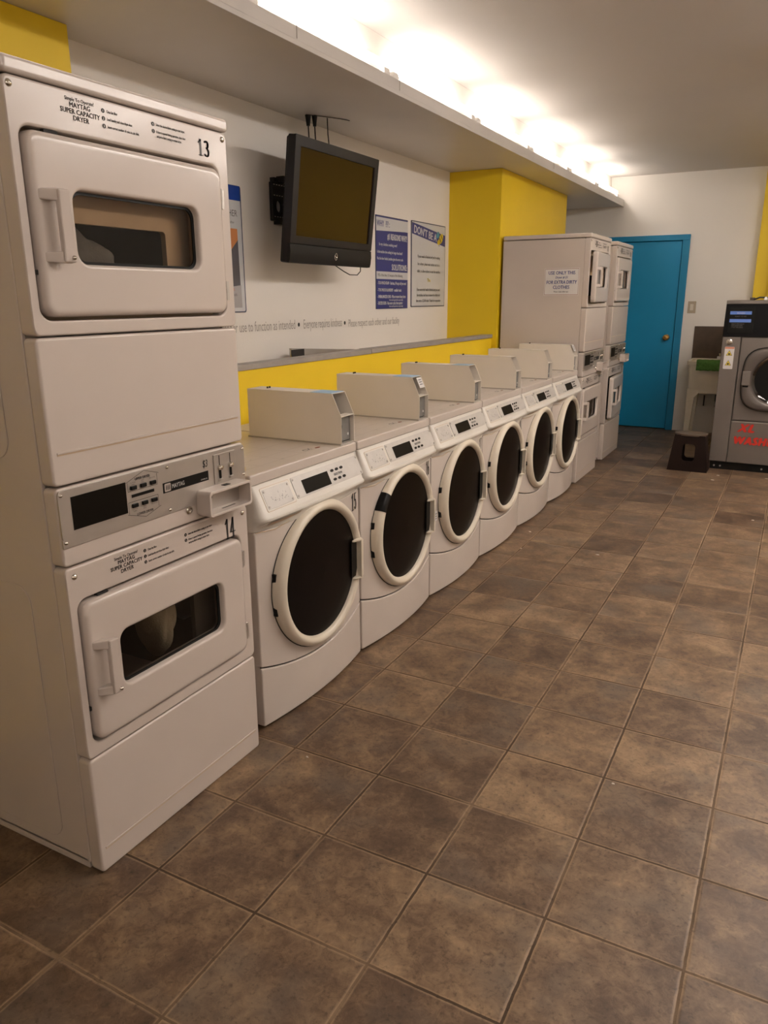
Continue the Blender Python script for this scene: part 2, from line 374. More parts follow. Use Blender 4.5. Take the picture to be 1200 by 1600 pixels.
# door and frame
b = MB()
for x0, x1 in ((DX0 - .085, DX0), (DX1 , DX1 + .075)): b.box((x0, YB - .022, 0), (x1, YB + .12, DZ + .006), 'tealdark')
b.box((DX0 - .085, YB - .022, DZ + .006), (DX1 + .075, YB + .12, DZ + .065), 'tealdark')
struct('trim_1', b, bevel=.004)
b = MB(); b.box((DX0 + .004, YB + .005, .012), (DX1 - .006, YB + .045, DZ), 'teal'); door = struct('door_1', b, bevel=.003)
b = MB(); b.lathe((.135, YB + .005, 1.045), [(.034, 0), (.034, .006), (.030, .010), (.013, .012), (.012, .034), (.024, .040), (.032, .052), (.031, .068), (.022, .076), (.0, .078)], 'brass', axis='y', seg=24)
k = b.build('door_knob', parent=door); k['label'] = 'brass door knob'
b = MB(); b.box((XW - .12, YB + .12, 0), (XR, YB + .14, ZC), 'dark'); struct('wall_back_outer', b)

# light switch
t = thing('light_switch', (.372, YB, 1.375), 'beige light switch on the back wall right of the teal door', 'light switch')
b = MB(); b.box((-.042, -.006, -.064), (.042, 0, .064), 'switch'); b.build('switch_plate', t, bevel=.003)
b = MB(); b.box((-.017, -.011, -.033), (.017, -.006, .033), 'switchlt'); b.build('rocker', t, bevel=.002)

# cove tubes on the shelf
ty = [-2.0, -.86, .29, 1.46, 2.63, 3.78, 4.89, 6.0, 7.03, 8.08]
for i in range(len(ty) - 1):
    y0, y1 = ty[i] + .02, ty[i + 1] - .02
    vis = i - 2
    nm = {3: 'glowing fluorescent tube on the shelf edge above the television, nearest one seen', 4: 'glowing fluorescent tube on the shelf edge, second from the camera, before the far yellow pillar',
          5: 'glowing fluorescent tube on the shelf edge directly above the near end of the yellow pillar', 6: 'glowing fluorescent tube on the shelf edge above the dryer carrying the dirty clothes sign',
          7: 'glowing fluorescent tube on the shelf edge, next to last before the back wall', 8: 'glowing fluorescent tube on the shelf edge ending against the back wall'}
    t = thing('fluorescent_tube', (-.505, y0, 2.482), nm.get(i, 'glowing fluorescent tube on the shelf edge at the camera end of the room'), 'fluorescent light', 'fluorescent tubes along the shelf')
    L_ = y1 - y0
    b = MB(); b.cyl((-.005, .10, .112), 'y', .018, L_ - .20, 'tubeglow', 16); b.build('tube', t)
    b = MB(); b.box((-.045, 0, 0), (.03, L_, .05), 'paper'); b.build('housing', t, bevel=.003)
    for yy in (0, L_ - .06):
        b = MB(); b.box((-.022, yy, .05), (.006, yy + .06, .100), 'paper'); b.build('lamp_holder', t, bevel=.003)

# unseen fixtures outside the frame: lengthwise row inferred, crosswise ones added to brighten
for i, (x, y, rz) in enumerate(((1.9, -2.2, 90), (1.9, .9, 0), (1.9, 3.0, 0), (1.9, 5.4, 0), (1.9, 1.95, 90), (1.9, 4.2, 90), (2.9, 3.0, 90), (2.9, 4.6, 90))):
    t = thing('unseen_ceiling_fixture', (x, y, ZC), 'long unseen fluorescent ceiling fixture, placed to light the open side of the room', 'ceiling light', 'unseen fluorescent ceiling fixtures', math.radians(rz))
    b = MB(); b.box((-.15, -.62, -.03), (.15, .62, 0), 'paper')
    for dx in (-.15, .142): b.box((dx, -.62, -.066), (dx + .008, .62, -.028), 'paper')
    b.build('unseen_fixture_housing', t, bevel=.004)
    for dx in (-.08, .08):
        b = MB(); b.cyl((dx, -.58, -.075), 'y', .019, 1.16, 'roomglow', 16); b.build('tube', t)
    for yy in (-.61, .58):
        b = MB(); b.box((-.12, yy, -.10), (.12, yy + .03, -.03), 'paper'); b.build('lamp_holder', t, bevel=.003)  # holders of the unseen fixture's tubes

# ------------------------------------------------------------------ stacked dryers
def screw(mb, c, r=.0055, m='chrome'):
    c = Vector(c); mb.lathe(c, [(r * 1.35, 0), (r * 1.3, .0015), (r, .0035), (r * .55, .005), (0.0003, .0055)], m, 'x', 12)
def ell(cy, cz, ry, rz, a0=0, a1=360, n=20):
    return [(cy + ry * math.cos(math.radians(a0 + (a1 - a0) * k / n)), cz + rz * math.sin(math.radians(a0 + (a1 - a0) * k / n))) for k in range(n + 1)]
DIGITS = {
    '0': [ell(.5, .5, .34, .47)], '1': [[(.52, 0), (.52, 1)], [(.52, .97), (.18, .78)], [(.22, .03), (.82, .03)]],
    '2': [[(.14, .74)] + ell(.48, .72, .34, .25, 160, -30) + [(.12, .06)], [(.12, .05), (.88, .05)]],
    '3': [ell(.42, .75, .34, .22, 150, -80), ell(.42, .27, .40, .25, 80, -150)],
    '4': [[(.64, 1), (.06, .30)], [(.04, .28), (.98, .28)], [(.64, .98), (.64, 0)]],
    '5': [[(.84, .95), (.22, .95)], [(.20, .97), (.17, .55)], [(.17, .54)] + ell(.44, .31, .40, .28, 110, -150)],
    '6': [ell(.50, .29, .34, .27), ell(.66, .45, .52, .52, 105, 190)], '7': [[(.10, .95), (.92, .95)], [(.88, .95), (.52, .42), (.42, 0)]],
    '8': [ell(.5, .75, .29, .22), ell(.5, .27, .35, .25)], '9': [ell(.50, .71, .34, .27), ell(.34, .55, .52, .52, -75, 10)]}
def num_mb(txt, x, y0, z0, h, w, m):
    """condensed bold numerals drawn with a broad upright pen, in the box y0..y0+w, z0..z0+h"""
    mb = MB(); cw = w / len(txt); a = cw * .155; c = h * .022
    for i, ch in enumerate(txt):
        for path in DIGITS[ch]:
            pts = [(y0 + i * cw + cw * (.10 + .78 * p), z0 + h * q) for p, q in path]
            for p, q in zip(pts, pts[1:]):
                for d in ((a, 0), (0, c)):
                    mb.add([(x, p[0] - d[0], p[1] - d[1]), (x, q[0] - d[0], q[1] - d[1]), (x, q[0] + d[0], q[1] + d[1]), (x, p[0] + d[0], p[1] + d[1])], [(0, 1, 2, 3)], m, False)
            for p in pts: mb.add([(x, p[0] - a, p[1] - c), (x, p[0] + a, p[1] - c), (x, p[0] + a, p[1] + c), (x, p[0] - a, p[1] + c)], [(0, 1, 2, 3)], m, False)
    return mb
def fx(x, y, z): return lambda a, c: (x, y + a, z + c)

W = .686; ZH = 1.95
def door_mb(y0, y1, z0, z1, wy0, wy1, wz0, wz1):
    """pillowed door pan with a rounded window opening, front at x=.014"""
    mb = MB(); n = 6
    def L(x, y0, y1, z0, z1, r): return [(x, y, z) for y, z in rrect(y0, y1, z0, z1, r, n)]
    def I(x, q): return L(x, y0 + q, y1 - q, z0 + q, z1 - q, .028 - q * .5)
    def O(x, q): return L(x, wy0 - q, wy1 + q, wz0 - q, wz1 + q, .028 + q)
    loops = [I(-.022, 0), I(.002, 0), I(.0085, .0015), I(.0130, .0055), I(.0148, .0115), I(.0151, .016), I(.0151, .019),
             O(.0151, .010), O(.0151, .0075), O(.0142, .0045), O(.0118, .0018), O(.006, 0), O(-.020, -.003)]
    mb.loft(loops, 'enamel', False, False); return mb
def handle_mb(zl, zh, y=.075):
    """white bow handle with two angled feet and one slim grip"""
    mb = MB()
    for z0, z1, s in ((zh - .026, zh, 1), (zl, zl + .026, -1)):
        mb.hexa([(.012, y - .045, z0 + .002), (.012, y - .008, z0 + .002), (.012, y - .008, z1 - .002), (.012, y - .045, z1 - .002)],
                [(.040, y - .018, z0), (.046, y + .010, z0), (.046, y + .010, z1), (.040, y - .018, z1)], 'enamel')
    mb.hexa([(.032, y - .016, zl + .002), (.038, y + .012, zl + .002), (.050, y + .012, zl + .002), (.046, y - .016, zl + .002)],
            [(.032, y - .016, zh - .002), (.038, y + .012, zh - .002), (.050, y + .012, zh - .002), (.046, y - .016, zh - .002)], 'enamel')
    return mb

def instructions(x, z):
    a_ = MB(); c_ = MB()
    T = lambda s, y, zz, sz, **k: a_.text(s, fx(x, y, z + zz), sz, 'ink', **k)
    T('Simple To Operate!', .187, .036, .011, sx=.9, align='CENTER', bold=.0001)
    T('MAYTAG', .187, .0235, .0145, sx=.95, align='CENTER', bold=.00035, spacing=1.05)
    T('SUPER CAPACITY', .187, .0105, .0145, sx=.92, align='CENTER', bold=.00035, spacing=1.05)
    T('DRYER', .187, -.0025, .0145, sx=.95, align='CENTER', bold=.00035, spacing=1.05)
    for k, (s_, yy, zz) in enumerate((('Clean lint filter', .262, .030), ('Load laundry and close dryer door.', .262, .014), ('Insert correct number of coins in coin slide.', .262, -.002),
                                      ('Select the desired fabric setting to start dryer.', .418, .030), ('If door is opened during operation, close door', .418, .014))):
        mb = a_ if k < 3 else c_
        mb.cyl((x - .0002, yy - .010, z + zz + .003), 'x', .0048, .0004, 'ink', 12)
        mb.text(str(k + 1), fx(x + .0004, yy - .0122, z + zz + .0003), .0075, 'enamel')
        mb.text(s_, fx(x, yy, z + zz), .0088, 'ink', sx=.62, bold=.0001)
    c_.text('and press fabric setting to restart dryer.', fx(x, .418, z + .004), .0088, 'ink', sx=.62, bold=.0001)
    return a_, c_

def make_stack(num_top, num_bot):
    root = thing('stacked_dryer', (0, 0, 0), '-', 'dryer', 'stacked dryers')
    # cabinet shell: sides, top, back, bottom, dividers
    b = MB()
    b.box((-.70, 0, .02), (-.045, .012, 1.92), 'enamel'); b.box((-.70, W - .012, .02), (-.045, W, 1.92), 'enamel')
    b.box((-.70, .012, .02), (-.69, W - .012, 1.92), 'enamel'); b.box((-.70, .0, .0), (-.05, W, .03), 'enamel'); b.box((-.69, .012, 1.90), (-.045, W - .012, 1.92), 'enamel')
    for z in (.345, .865, 1.065, 1.405): b.box((-.69, .012, z - .006), (-.05, W - .012, z + .006), 'enamel')
    b.build('cabinet', root, bevel=.003)
    # raised panel on the near side wall
    b = MB(); b.prism(rrect(-.62, -.14, .06, .80, .05), Yp(0.0), Yp(-.003), 'enamel'); b.prism(rrect(-.62, -.14, 1.12, 1.86, .05), Yp(0.0), Yp(-.003), 'enamel'); b.build('side_panel', root, bevel=.002)
    b = MB(); b.box((-.70, -.003, 1.925), (.006, W + .003, 1.958), 'enamel'); b.build('top_lid', root, bevel=.009, seg=4)
    b = MB(); b.box((-.05, .008, 1.90), (-.012, W - .008, 1.93), 'dark'); b.build('lid_gap', root)
    # front modules
    def blank(name, z0, z1, kick=None):
        b = MB(); b.prism(rrect(0, W, z0 + .002, z1 - .002, .012, 4), X(-.045), X(0), 'enamel')
        o = b.build(name, root, bevel=.007, seg=3)
        if kick:
            b = MB(); b.box((-.001, .018, kick - .0022), (.0006, W - .018, kick + .0022), 'tan'); b.box((0, .018, kick + .0018), (.0022, W - .018, kick + .006), 'enamel'); b.build('crease', root)
        return o
    blank('lower_front_panel', 0.0, .345, .07); blank('upper_front_panel', 1.065, 1.405, 1.14); blank('control_front_panel', .868, 1.064)
    for (z0, z1, dz0, dz1, wz0, wz1, cut, num, nm) in ((1.407, 1.923, 1.447, 1.826, 1.561, 1.718, 0, num_top, 'upper'), (.347, .866, .390, .770, .504, .658, 1, num_bot, 'lower')):
        b = MB()
        ring_panel(b, rrect(0, W, z0, z1, .014, 6), rrect(.022, .648, dz0 - .008, dz1 + .008, .032, 6), -.045, 0, 'enamel')
        b.build(nm + '_door_surround', root, bevel=.006, seg=3)
        # bulkhead behind the door with the drum mouth
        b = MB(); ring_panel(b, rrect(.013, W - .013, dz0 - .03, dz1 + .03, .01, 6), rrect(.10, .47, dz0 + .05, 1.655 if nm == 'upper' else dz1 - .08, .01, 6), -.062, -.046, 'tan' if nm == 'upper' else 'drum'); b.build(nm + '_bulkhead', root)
        b = MB(); cz = (dz0 + dz1) / 2
        b.lathe((-.062, .34, cz), [(.27, 0), (.27, -.50), (.001, -.50)], 'drum', 'x', 40); b.build(nm + '_drum', root)
        # door
        hl = (0, .640, cz)
        d = door_mb(.028, .640, dz0, dz1, .131, .535, wz0, wz1).build(nm + '_door', root, loc=hl, smooth_angle=50)
        b = MB(); gl = rrect(.128, .538, wz0 - .003, wz1 + .003, .028); b.add([(-.008, y, z) for y, z in gl], [tuple(range(len(gl)))], 'dryerglass'); w_ = b.build('door_window', d, fixn=False); w_.location = -Vector(hl)
        b = MB(); ring_panel(b, rrect(.125, .541, wz0 - .006, wz1 + .006, .030, 6), rrect(.138, .526, wz0 + .007, wz1 - .007, .026, 6), -.0065, -.002, 'black'); w_ = b.build('window_gasket', d); w_.location = -Vector(hl)
        hz0, hz1 = (1.560, 1.713) if nm == 'upper' else (.515, .668)
        h_ = handle_mb(hz0, hz1, .082).build('door_handle', d, bevel=.004, seg=2); h_.location = -Vector(hl)
        b = MB(); screw(b, (.049, .086, hz0 + .012), .004); w_ = b.build('handle_screw', d); w_.location = -Vector(hl)
        for hz in (dz1 - .075, dz0 + .06):
            b = MB(); b.box((-.002, .642, hz - .026), (.006, .656, hz + .026), 'steel'); b.cyl((.006, .644, hz - .026), 'z', .0035, .052, 'steel', 10); b.box((.005, .6405, hz - .006), (.0078, .6475, hz + .006), 'dark'); b.build('hinge', root)
        b = MB(); b.box((-.012, .0215, cz - .10), (.0, .0285, cz - .09), 'dark'); b.box((-.012, .085, dz1 + .001), (-.001, .12, dz1 + .007), 'dark'); b.build('door_catch', root)
        zt = 1.866 if nm == 'upper' else .808
        for mb_ in instructions(.0008, zt): mb_.build(nm + '_instruction_decal', root, fixn=False)
        zz0, hh = (1.852, .040) if nm == 'upper' else (.778, .062)
        num_mb(num, .0008, .565 if nm == 'upper' else .575, zz0, hh, .050, 'greyink' if nm == 'upper' else 'ink').build(nm + '_number_decal', root, fixn=False)
        for y in (.012, .668) if nm == 'upper' else (.024, .662):
            b = MB(); screw(b, (0, y, 1.905 if nm == 'upper' else .842), .006); b.build('screw', root)
    # laundry behind the glass
    rnd = random.Random(4)
    def cloth(name, c, s, m, seed):
        rr = random.Random(seed); bm = bmesh.new(); bmesh.ops.create_icosphere(bm, subdivisions=4, radius=1)
        ph = [rr.uniform(0, 6) for _ in range(6)]
        for v in bm.verts:
            p = v.co.copy(); f = 1 + .12 * math.sin(3 * p.y + ph[0] + 2 * p.z) + .08 * math.sin(4 * p.z + ph[1] - 3 * p.y) + .10 * abs(math.sin(5 * p.y + 1.5 * p.z + ph[2])) + .05 * math.sin(11 * p.y - 4 * p.z + ph[3])
            v.co = Vector((c[0] + p.x * s[0] * f, c[1] + p.y * s[1] * f, c[2] + p.z * s[2] * f))
        mb = MB(); mb.add([v.co for v in bm.verts], [tuple(x.index for x in f.verts) for f in bm.faces], m); bm.free()
        return mb.build(name, root, smooth_angle=80)
    cloth('laundry', (-.14, .20, 1.580), (.085, .15, .075), 'greycloth', 3)
    cloth('laundry', (-.14, .40, .575), (.06, .05, .105), 'whitecloth', 5)
    cloth('laundry', (-.15, .52, .62), (.06, .05, .10), 'greycloth', 8)
    # control panel
    b = MB(); b.prism(rrect(.002, W - .002, .935, 1.058, .012, 4), X(-.001), X(.0035), 'steel'); b.box((-.001, .002, .918), (.0034, .46, .940), 'steel')
    cp = b.build('control_plate', root, bevel=.001)
    P = .0036
    b = MB(); b.box((.002, .037, .957), (P + .0012, .205, 1.038), 'lcd'); w_ = b.build('display_window', cp)
    b = MB()
    def line(p, q, w=.0011):
        p = Vector((0, *p)); q = Vector((0, *q)); d_ = (q - p).normalized(); n_ = Vector((0, -d_.z, d_.y)) * w * .5
        b.add([(P + .0003, *(v_.yz)) for v_ in (p - n_, q - n_, q + n_, p + n_)], [(0, 1, 2, 3)], 'ink', False)
    for seq in (((.206, 1.034), (.271, 1.056), (.322, 1.040)), ((.212, 1.034), (.212, 1.010), (.315, 1.010), (.315, 1.040)),
                ((.205, .951), (.266, .933), (.322, .950)), ((.210, .951), (.210, .982), (.314, .982), (.314, .950))):
        for a_, c_ in zip(seq, seq[1:]): line(a_, c_)
    b.text('UPPER DRYER', fx(P + .0003, .264, 1.036), .0095, 'ink', sx=.9, align='CENTER', bold=.0002)
    b.text('LOWER DRYER', fx(P + .0003, .264, .9425), .0095, 'ink', sx=.9, align='CENTER', bold=.0002)
    for y, s1, s2 in ((.230, 'COTTON', 'LINEN'), (.264, 'PERM', 'PRESS'), (.298, 'DELICATES', '')):
        for zz in (1.030, .960):
            b.text(s1, fx(P + .0003, y, zz), .0048, 'greyink', sx=.9, align='CENTER'); b.text(s2, fx(P + .0003, y, zz - .005), .0048, 'greyink', sx=.9, align='CENTER')
    b.text('$3', fx(P + .0003, .494, 1.019), .030, 'ink', sx=.7, bold=.0003, shear=.15)
    b.build('panel_print', cp, fixn=False)
    for y in (.230, .264, .298):
        for zz in (1.019, .972):
            b = MB(); b.box((.003, y - .010, zz - .006), (.009, y + .010, zz + .005), 'black'); b.build('button', cp, bevel=.002)
    b = MB(); b.box((.003, .223, .993), (.0048, .301, 1.001), 'black'); b.build('label_strip', cp)
    b = MB(); b.box((.003, .334, .979), (P + .001, .516, 1.007), 'black')
    b.prism(rrect(.339, .362, .982, 1.004, .003, 3), X(P + .0005), X(P + .0014), 'enamel')
    for k in range(3):
        y = .3425 + k * .0058
        b.add([(P + .0017, y, .986), (P + .0017, y + .0018, .986), (P + .0017, y + .0045, 1.000), (P + .0017, y + .0022, 1.000)], [(0, 1, 2, 3)], 'ink', False)
        b.add([(P + .0017, y + .003, .986), (P + .0017, y + .0045, .986), (P + .0017, y + .0045, 1.000), (P + .0017, y + .003, 1.000)], [(0, 1, 2, 3)], 'ink', False)
    b.text('MAYTAG', fx(P + .0015, .366, .987), .017, 'labelwhite', sx=.72, bold=.0001)
    b.text('COMMERCIAL', fx(P + .0015, .482, .984), .005, 'labelwhite', sx=.9)
    b.build('brand_plate', cp, fixn=False)
    for y, z in ((.010, 1.047), (.674, 1.044), (.674, .965), (.010, .932), (.353, 1.048), (.353, .930)):
        b = MB(); screw(b, (P, y, z), .0038); b.build('panel_screw', cp)
    # coin slide
    b = MB(); b.box((.001, .541, .960), (.0065, .637, 1.047), 'steel')
    for y in (.564, .612): b.box((.006, y - .0015, .972), (.0075, y + .0015, 1.043), 'dark')
    b.build('coin_slide', cp, bevel=.001)
    for y in (.564, .612):
        b = MB(); b.lathe((.006, y, 1.007), [(.009, 0), (.0085, .006), (.006, .010), (.0004, .011)], 'chrome', 'x', 16); b.box((.006, y - .003, .975), (.010, y + .003, 1.002), 'black')
        b.hexa([(.006, y - .010, .966), (.006, y + .010, .966), (.006, y + .010, .974), (.006, y - .010, .974)], [(.013, y - .006, .968), (.013, y + .006, .968), (.013, y + .006, .972), (.013, y - .006, .972)], 'steel'); b.build('coin_slot', cp)
    b = MB(); b.lathe((-.001, .430, .909), [(.0125, 0), (.0125, .004), (.010, .007), (.006, .007), (.006, .0045), (.0003, .0045)], 'chrome', 'x', 20); b.build('key_lock', root)
    # coin cup: an open faced box
    b = MB(); ring_panel(b, rrect(.462, .652, .882, .957, .012, 5), rrect(.470, .644, .890, .949, .007, 5), .0, .052, 'enamel'); cup = b.build('coin_cup', root, bevel=.0015)
    b = MB(); b.box((.004, .466, .886), (.007, .648, .953), 'steel'); b.cyl((.007, .515, .927), 'x', .006, .0015, 'dark', 12); b.box((.02, .55, .9565), (.035, .575, .9585), 'dark'); b.box((.025, .54, .8895), (.029, .60, .8905), 'dark'); b.build('cup_back', cup)
    return root

st1 = make_stack('13', '14')
st1.location = (0, 0, 0)
st1['label'] = 'white stacked dryer pair numbered 13 and 14, tallest and nearest at the left'

def find(root, name):
    return [c for c in root.children if c.name.split('.')[0] == name]
def swap_numbers(root, top, bot):
    for nm, txt in (('upper', top), ('lower', bot)):
        for c in find(root, nm + '_number_decal'):
            zz0, hh = (1.852, .040) if nm == 'upper' else (.778, .062)
            n = num_mb(txt, .0008, .565 if nm == 'upper' else .575, zz0, hh, .050, 'ink'); me_o = n.build('number_decal_mesh', fixn=False)
            c.data = me_o.data; bpy.data.objects.remove(me_o)
def open_door(root, nm, deg):
    for c in find(root, nm + '_door'): c.rotation_euler.z = math.radians(deg)

st2 = copy_tree(st1); st2.location = (-.022, 4.985, 0); swap_numbers(st2, '21', '22'); open_door(st2, 'upper', 3.6)
st2['label'] = 'white stacked dryer pair with the dirty clothes sign on its side and upper door ajar'
st3 = copy_tree(st1); st3.location = (-.04, 6.02, 0); swap_numbers(st3, '23', '24'); open_door(st3, 'lower', 3.2)
st3['label'] = 'white stacked dryer pair farthest back, beside the teal door, lower door ajar'
for s_ in (st2, st3):
    for c in find(s_, 'laundry'): bpy.data.objects.remove(c)
for c in find(st2, 'side_panel'): bpy.data.objects.remove(c)

# the sign taped to the side of the middle stack
t = thing('paper_sign', (-.37, 4.983, 1.50), 'paper sign reading use only this dryer for extra dirty clothes, on the stacked dryer side', 'sign')
b = MB(); b.box((0, -.0015, 0), (.275, 0, .205), 'paper')
fr = 'redbrown'
for a_, c_ in (((.004, .004), (.271, .0068)), ((.004, .198), (.271, .2008)), ((.004, .004), (.0058, .2)), ((.2692, .004), (.271, .2))):
    b.box((a_[0], -.0019, a_[1]), (c_[0], -.0014, c_[1]), fr)
def fyn(y, x, z): return lambda a, c: (x + a, y, z + c)
b.text('USE ONLY THIS', fyn(-.0025, .137, .158), .036, 'posterblue', sx=.85, bold=.0007, align='CENTER')
b.text('Dryer # 21', fyn(-.0025, .137, .128), .024, 'posterblue', sx=.9, bold=.0005, shear=.2, align='CENTER')
b.text('FOR EXTRA DIRTY', fyn(-.0025, .137, .088), .036, 'posterblue', sx=.80, bold=.0007, shear=.1, align='CENTER')
b.text('CLOTHES', fyn(-.0025, .137, .050), .036, 'posterblue', sx=.85, bold=.0007, align='CENTER')
b.text('Please clean after use', fyn(-.0025, .137, .024), .015, 'ink', sx=.9, bold=.0002, align='CENTER')
b.build('sign_sheet', t, fixn=False)

# ------------------------------------------------------------------ front loading washers
CYL, CZL = .343, .493       # door centre
def bow(y, d=.032): t_ = (y - W / 2) / (W / 2); return d * (1 - t_ * t_)
def seam(y): t_ = (y - W / 2) / (W / 2); return .242 - .052 * (1 - t_ * t_)
NB = 24
CA = Vector((-.056, 0, .890)); CB = Vector((-.010, 0, .790)); CD = (CA - CB).normalized(); CN = Vector((CD.z, 0, -CD.x))
def con(y, t, off=0.0):
    p = CB + CD * t + CN * off; return (p.x, y, p.z)
def make_washer():
    root = thing('front_load_washer', (0, 0, 0), '-', 'washing machine', 'front-loading washers in the row')
    b = MB(); b.box((-.72, .0015, .02), (-.058, W - .0015, .890), 'enamel2'); b.build('cabinet', root, bevel=.004)
    # front skin and kick panel, both bowed outwards
    ys = [W * k / NB for k in range(NB + 1)]
    def skin(zlo, zhi, edge_top=False, dx=0.0, nz=8):
        rows = []
        for j in range(nz + 1):
            rows.append([(-.045 + bow(y) + dx, y, zlo(y) + (zhi(y) - zlo(y)) * j / nz) for y in ys])
        mb = MB(); mb.grid(rows, 'enamel2')
        # returns to the cabinet
        back = lambda row: [(-.075, p[1], p[2]) for p in row]
        mb.grid([back(rows[0]), rows[0]], 'enamel2'); mb.grid([rows[-1], back(rows[-1])], 'enamel2')
        for e in (0, -1):
            mb.grid([[r[e] for r in rows], [(-.075, r[e][1], r[e][2]) for r in rows]], 'enamel2')
        bm = bmesh.new(); vs = [bm.verts.new(v) for v in mb.v]; [bm.faces.new([vs[i] for i in f]) for f in mb.f]
        bmesh.ops.remove_doubles(bm, verts=bm.verts, dist=1e-5); bm.verts.index_update()
        mm = MB(); mm.add([v.co for v in bm.verts], [tuple(v.index for v in f.verts) for f in bm.faces], 'enamel2'); bm.free()
        return mm
    skin(lambda y: seam(y) + .0025, lambda y: .7355).build('front_panel', root, bevel=.005, seg=2)
    skin(lambda y: .012, lambda y: seam(y) - .0025, dx=.001).build('kick_panel', root, bevel=.005, seg=2)
    b = MB(); b.grid([[(-.052 + bow(y) , y, seam(y) - .006) for y in ys], [(-.052 + bow(y), y, seam(y) + .006) for y in ys]], 'dark'); b.build('seam_gap', root)
    # raised corner facets either side of the door under the console
    b = MB(); b.tube([(-.044 + bow(.52), .50, .752), (-.043 + bow(.56), .56, .757), (-.043 + bow(.67), .672, .762)], .0015, 'enamel2', 6); b.tube([(-.043, .004, .735), (-.041 + bow(.09), .09, .730), (-.042 + bow(.16), .165, .742)], .0016, 'tan', 6); b.build('crease', root)
    # console
    prof = [(-.075, .890), (-.058, .8915), (CA.x, CA.z), (CB.x, CB.z), (-.004, .783), (-.004, .776), (-.010, .769), (-.026, .761), (-.038, .750), (-.043, .737), (-.075, .737)]
    pw = [0, 0, 0, 0, .008, .010, .012, .022, .030, .032, 0]
    cys = [0, .002, .006, .012, .020, .030, .042] + [.042 + (W - .084) * k / 12 for k in range(1, 12)] + [W - q for q in (.042, .030, .020, .012, .006, .002, 0)]
    b = MB(); b.loft([[(x + (bow(y, pw[i]) if pw[i] else 0), y, z) for i, (x, z) in enumerate(prof)] for y in cys], 'console')
    def cf(y):
        e = min(y, W - y); return 1.0 if e >= .030 else math.sqrt(max(0.0, 1 - ((.030 - e) / .030) ** 2))
    b.v = [((-.052 + (v[0] + .052) * cf(v[1]) if v[0] > -.052 else v[0]), v[1], v[2]) for v in b.v]
    con_o = b.build('console', root, bevel=.002)
    # drawer pocket at the lower left, its shade painted as a thin tan strip
    b = MB(); b.loft([[(x + .0022 + bow(y, .022), y, z) for y, z in ((.045, zz), (.09, zz + .001), (.14, zz + .002), (.19, zz + .004), (.212, zz + .006))] for x, zz in ((-.0165, .7655), (-.024, .7590), (-.034, .7500))], 'tan', False, False, False); b.build('drawer_pocket_shade', root, bevel=.002)
    # plates on the console
    def plate(y0, y1, t0, t1, m_, r=.006, th=.0022):
        mb = MB(); mb.prism(rrect(y0, y1, t0, t1, r, 4), lambda y, t: con(y, t, -.001), lambda y, t: con(y, t, th), m_); return mb
    plate(.040, .206, .012, .096, 'tan', th=.0008).build('drawer_outline', con_o)
    plate(.0415, .2045, .0135, .0945, 'console', th=.0012).build('drawer_front', con_o)
    cp = plate(.048, .198, .019, .089, 'plate').build('coin_plate', con_o, bevel=.0008)
    b = MB(); rr = random.Random(7)
    for k in range(26):
        y = rr.uniform(.07, .17); t_ = rr.uniform(.035, .065); l = rr.uniform(.003, .009); th_ = rr.choice((.0008, .001, .0014)); v_ = rr.random() < .5
        dy, dt = (l, th_) if v_ else (th_, l)
        b.add([con(y, t_, .0024), con(y + dy, t_, .0024), con(y + dy, t_ + dt, .0024), con(y, t_ + dt, .0024)], [(0, 1, 2, 3)], 'greyink', False)
    b.build('scratched_print', con_o, fixn=False)
    pl = plate(.217, .676, .018, .096, 'plate').build('control_plate', con_o, bevel=.0008)
    plate(.272, .443, .024, .076, 'lcd', r=.002, th=.0032).build('display', con_o)
    b = MB()
    for y in (.475, .508, .541):
        for t_ in (.071, .036): b.prism([(y + .011 * math.cos(a * PI / 6), t_ + .0055 * math.sin(a * PI / 6)) for a in range(12)], lambda y, t: con(y, t, .001), lambda y, t: con(y, t, .0038), 'black')
    b.text('SELECTION', lambda a, c: con(.508 + a, .0495 + c, .0025), .012, 'ink', sx=.95, bold=.0006, align='CENTER')
    b.build('buttons', con_o, fixn=False)
    b = MB()
    def cs(y, t_, r=.0042): b.prism([(y + r * math.cos(a * PI / 5), t_ + r * math.sin(a * PI / 5)) for a in range(10)], lambda y, t: con(y, t, .001), lambda y, t: con(y, t, .0042), 'steel')
    for y, t_ in ((.056, .081), (.190, .081), (.190, .027), (.056, .027), (.226, .087), (.226, .027), (.666, .088), (.666, .026)): cs(y, t_)
    b.build('console_screws', con_o)
    # lid
    b = MB(); b.box((-.74, -.001, .892), (-.052, W + .001, .930), 'enamel2'); lid = b.build('top_lid', root, bevel=.006, seg=3)
    b = MB()
    for x in (-.12, -.20, -.30, -.42): b.add([(x, .04, .9303), (x, .56, .9303), (x + .0016, .56, .9303), (x + .0016, .04, .9303)], [(0, 1, 2, 3)], 'lidline', False)
    for y in (.14, .27, .40): b.add([(-.42, y, .9303), (-.10, y, .9303), (-.10, y + .0016, .9303), (-.42, y + .0016, .9303)], [(0, 1, 2, 3)], 'lidline', False)
    for k in range(7):
        x = rr.uniform(-.28, -.1); y = rr.uniform(.06, .4); b.add([(x, y, .9304), (x, y + rr.uniform(.01, .03), .9304), (x + .003, y + .02, .9304)], [(0, 1, 2)], 'greyink', False)
    b.text('CX', lambda a, c: (-.125 - c, .43 + a, .9304), .03, 'greyink', bold=.0006, sx=1.2)
    b.prism([(-.125 + .007 * math.cos(a * PI / 8), .515 + .016 * math.sin(a * PI / 8)) for a in range(16)], lambda x, y: (x, y, .9300), lambda x, y: (x, y, .9306), 'redbrown')
    b.build('lid_print', lid, fixn=False)
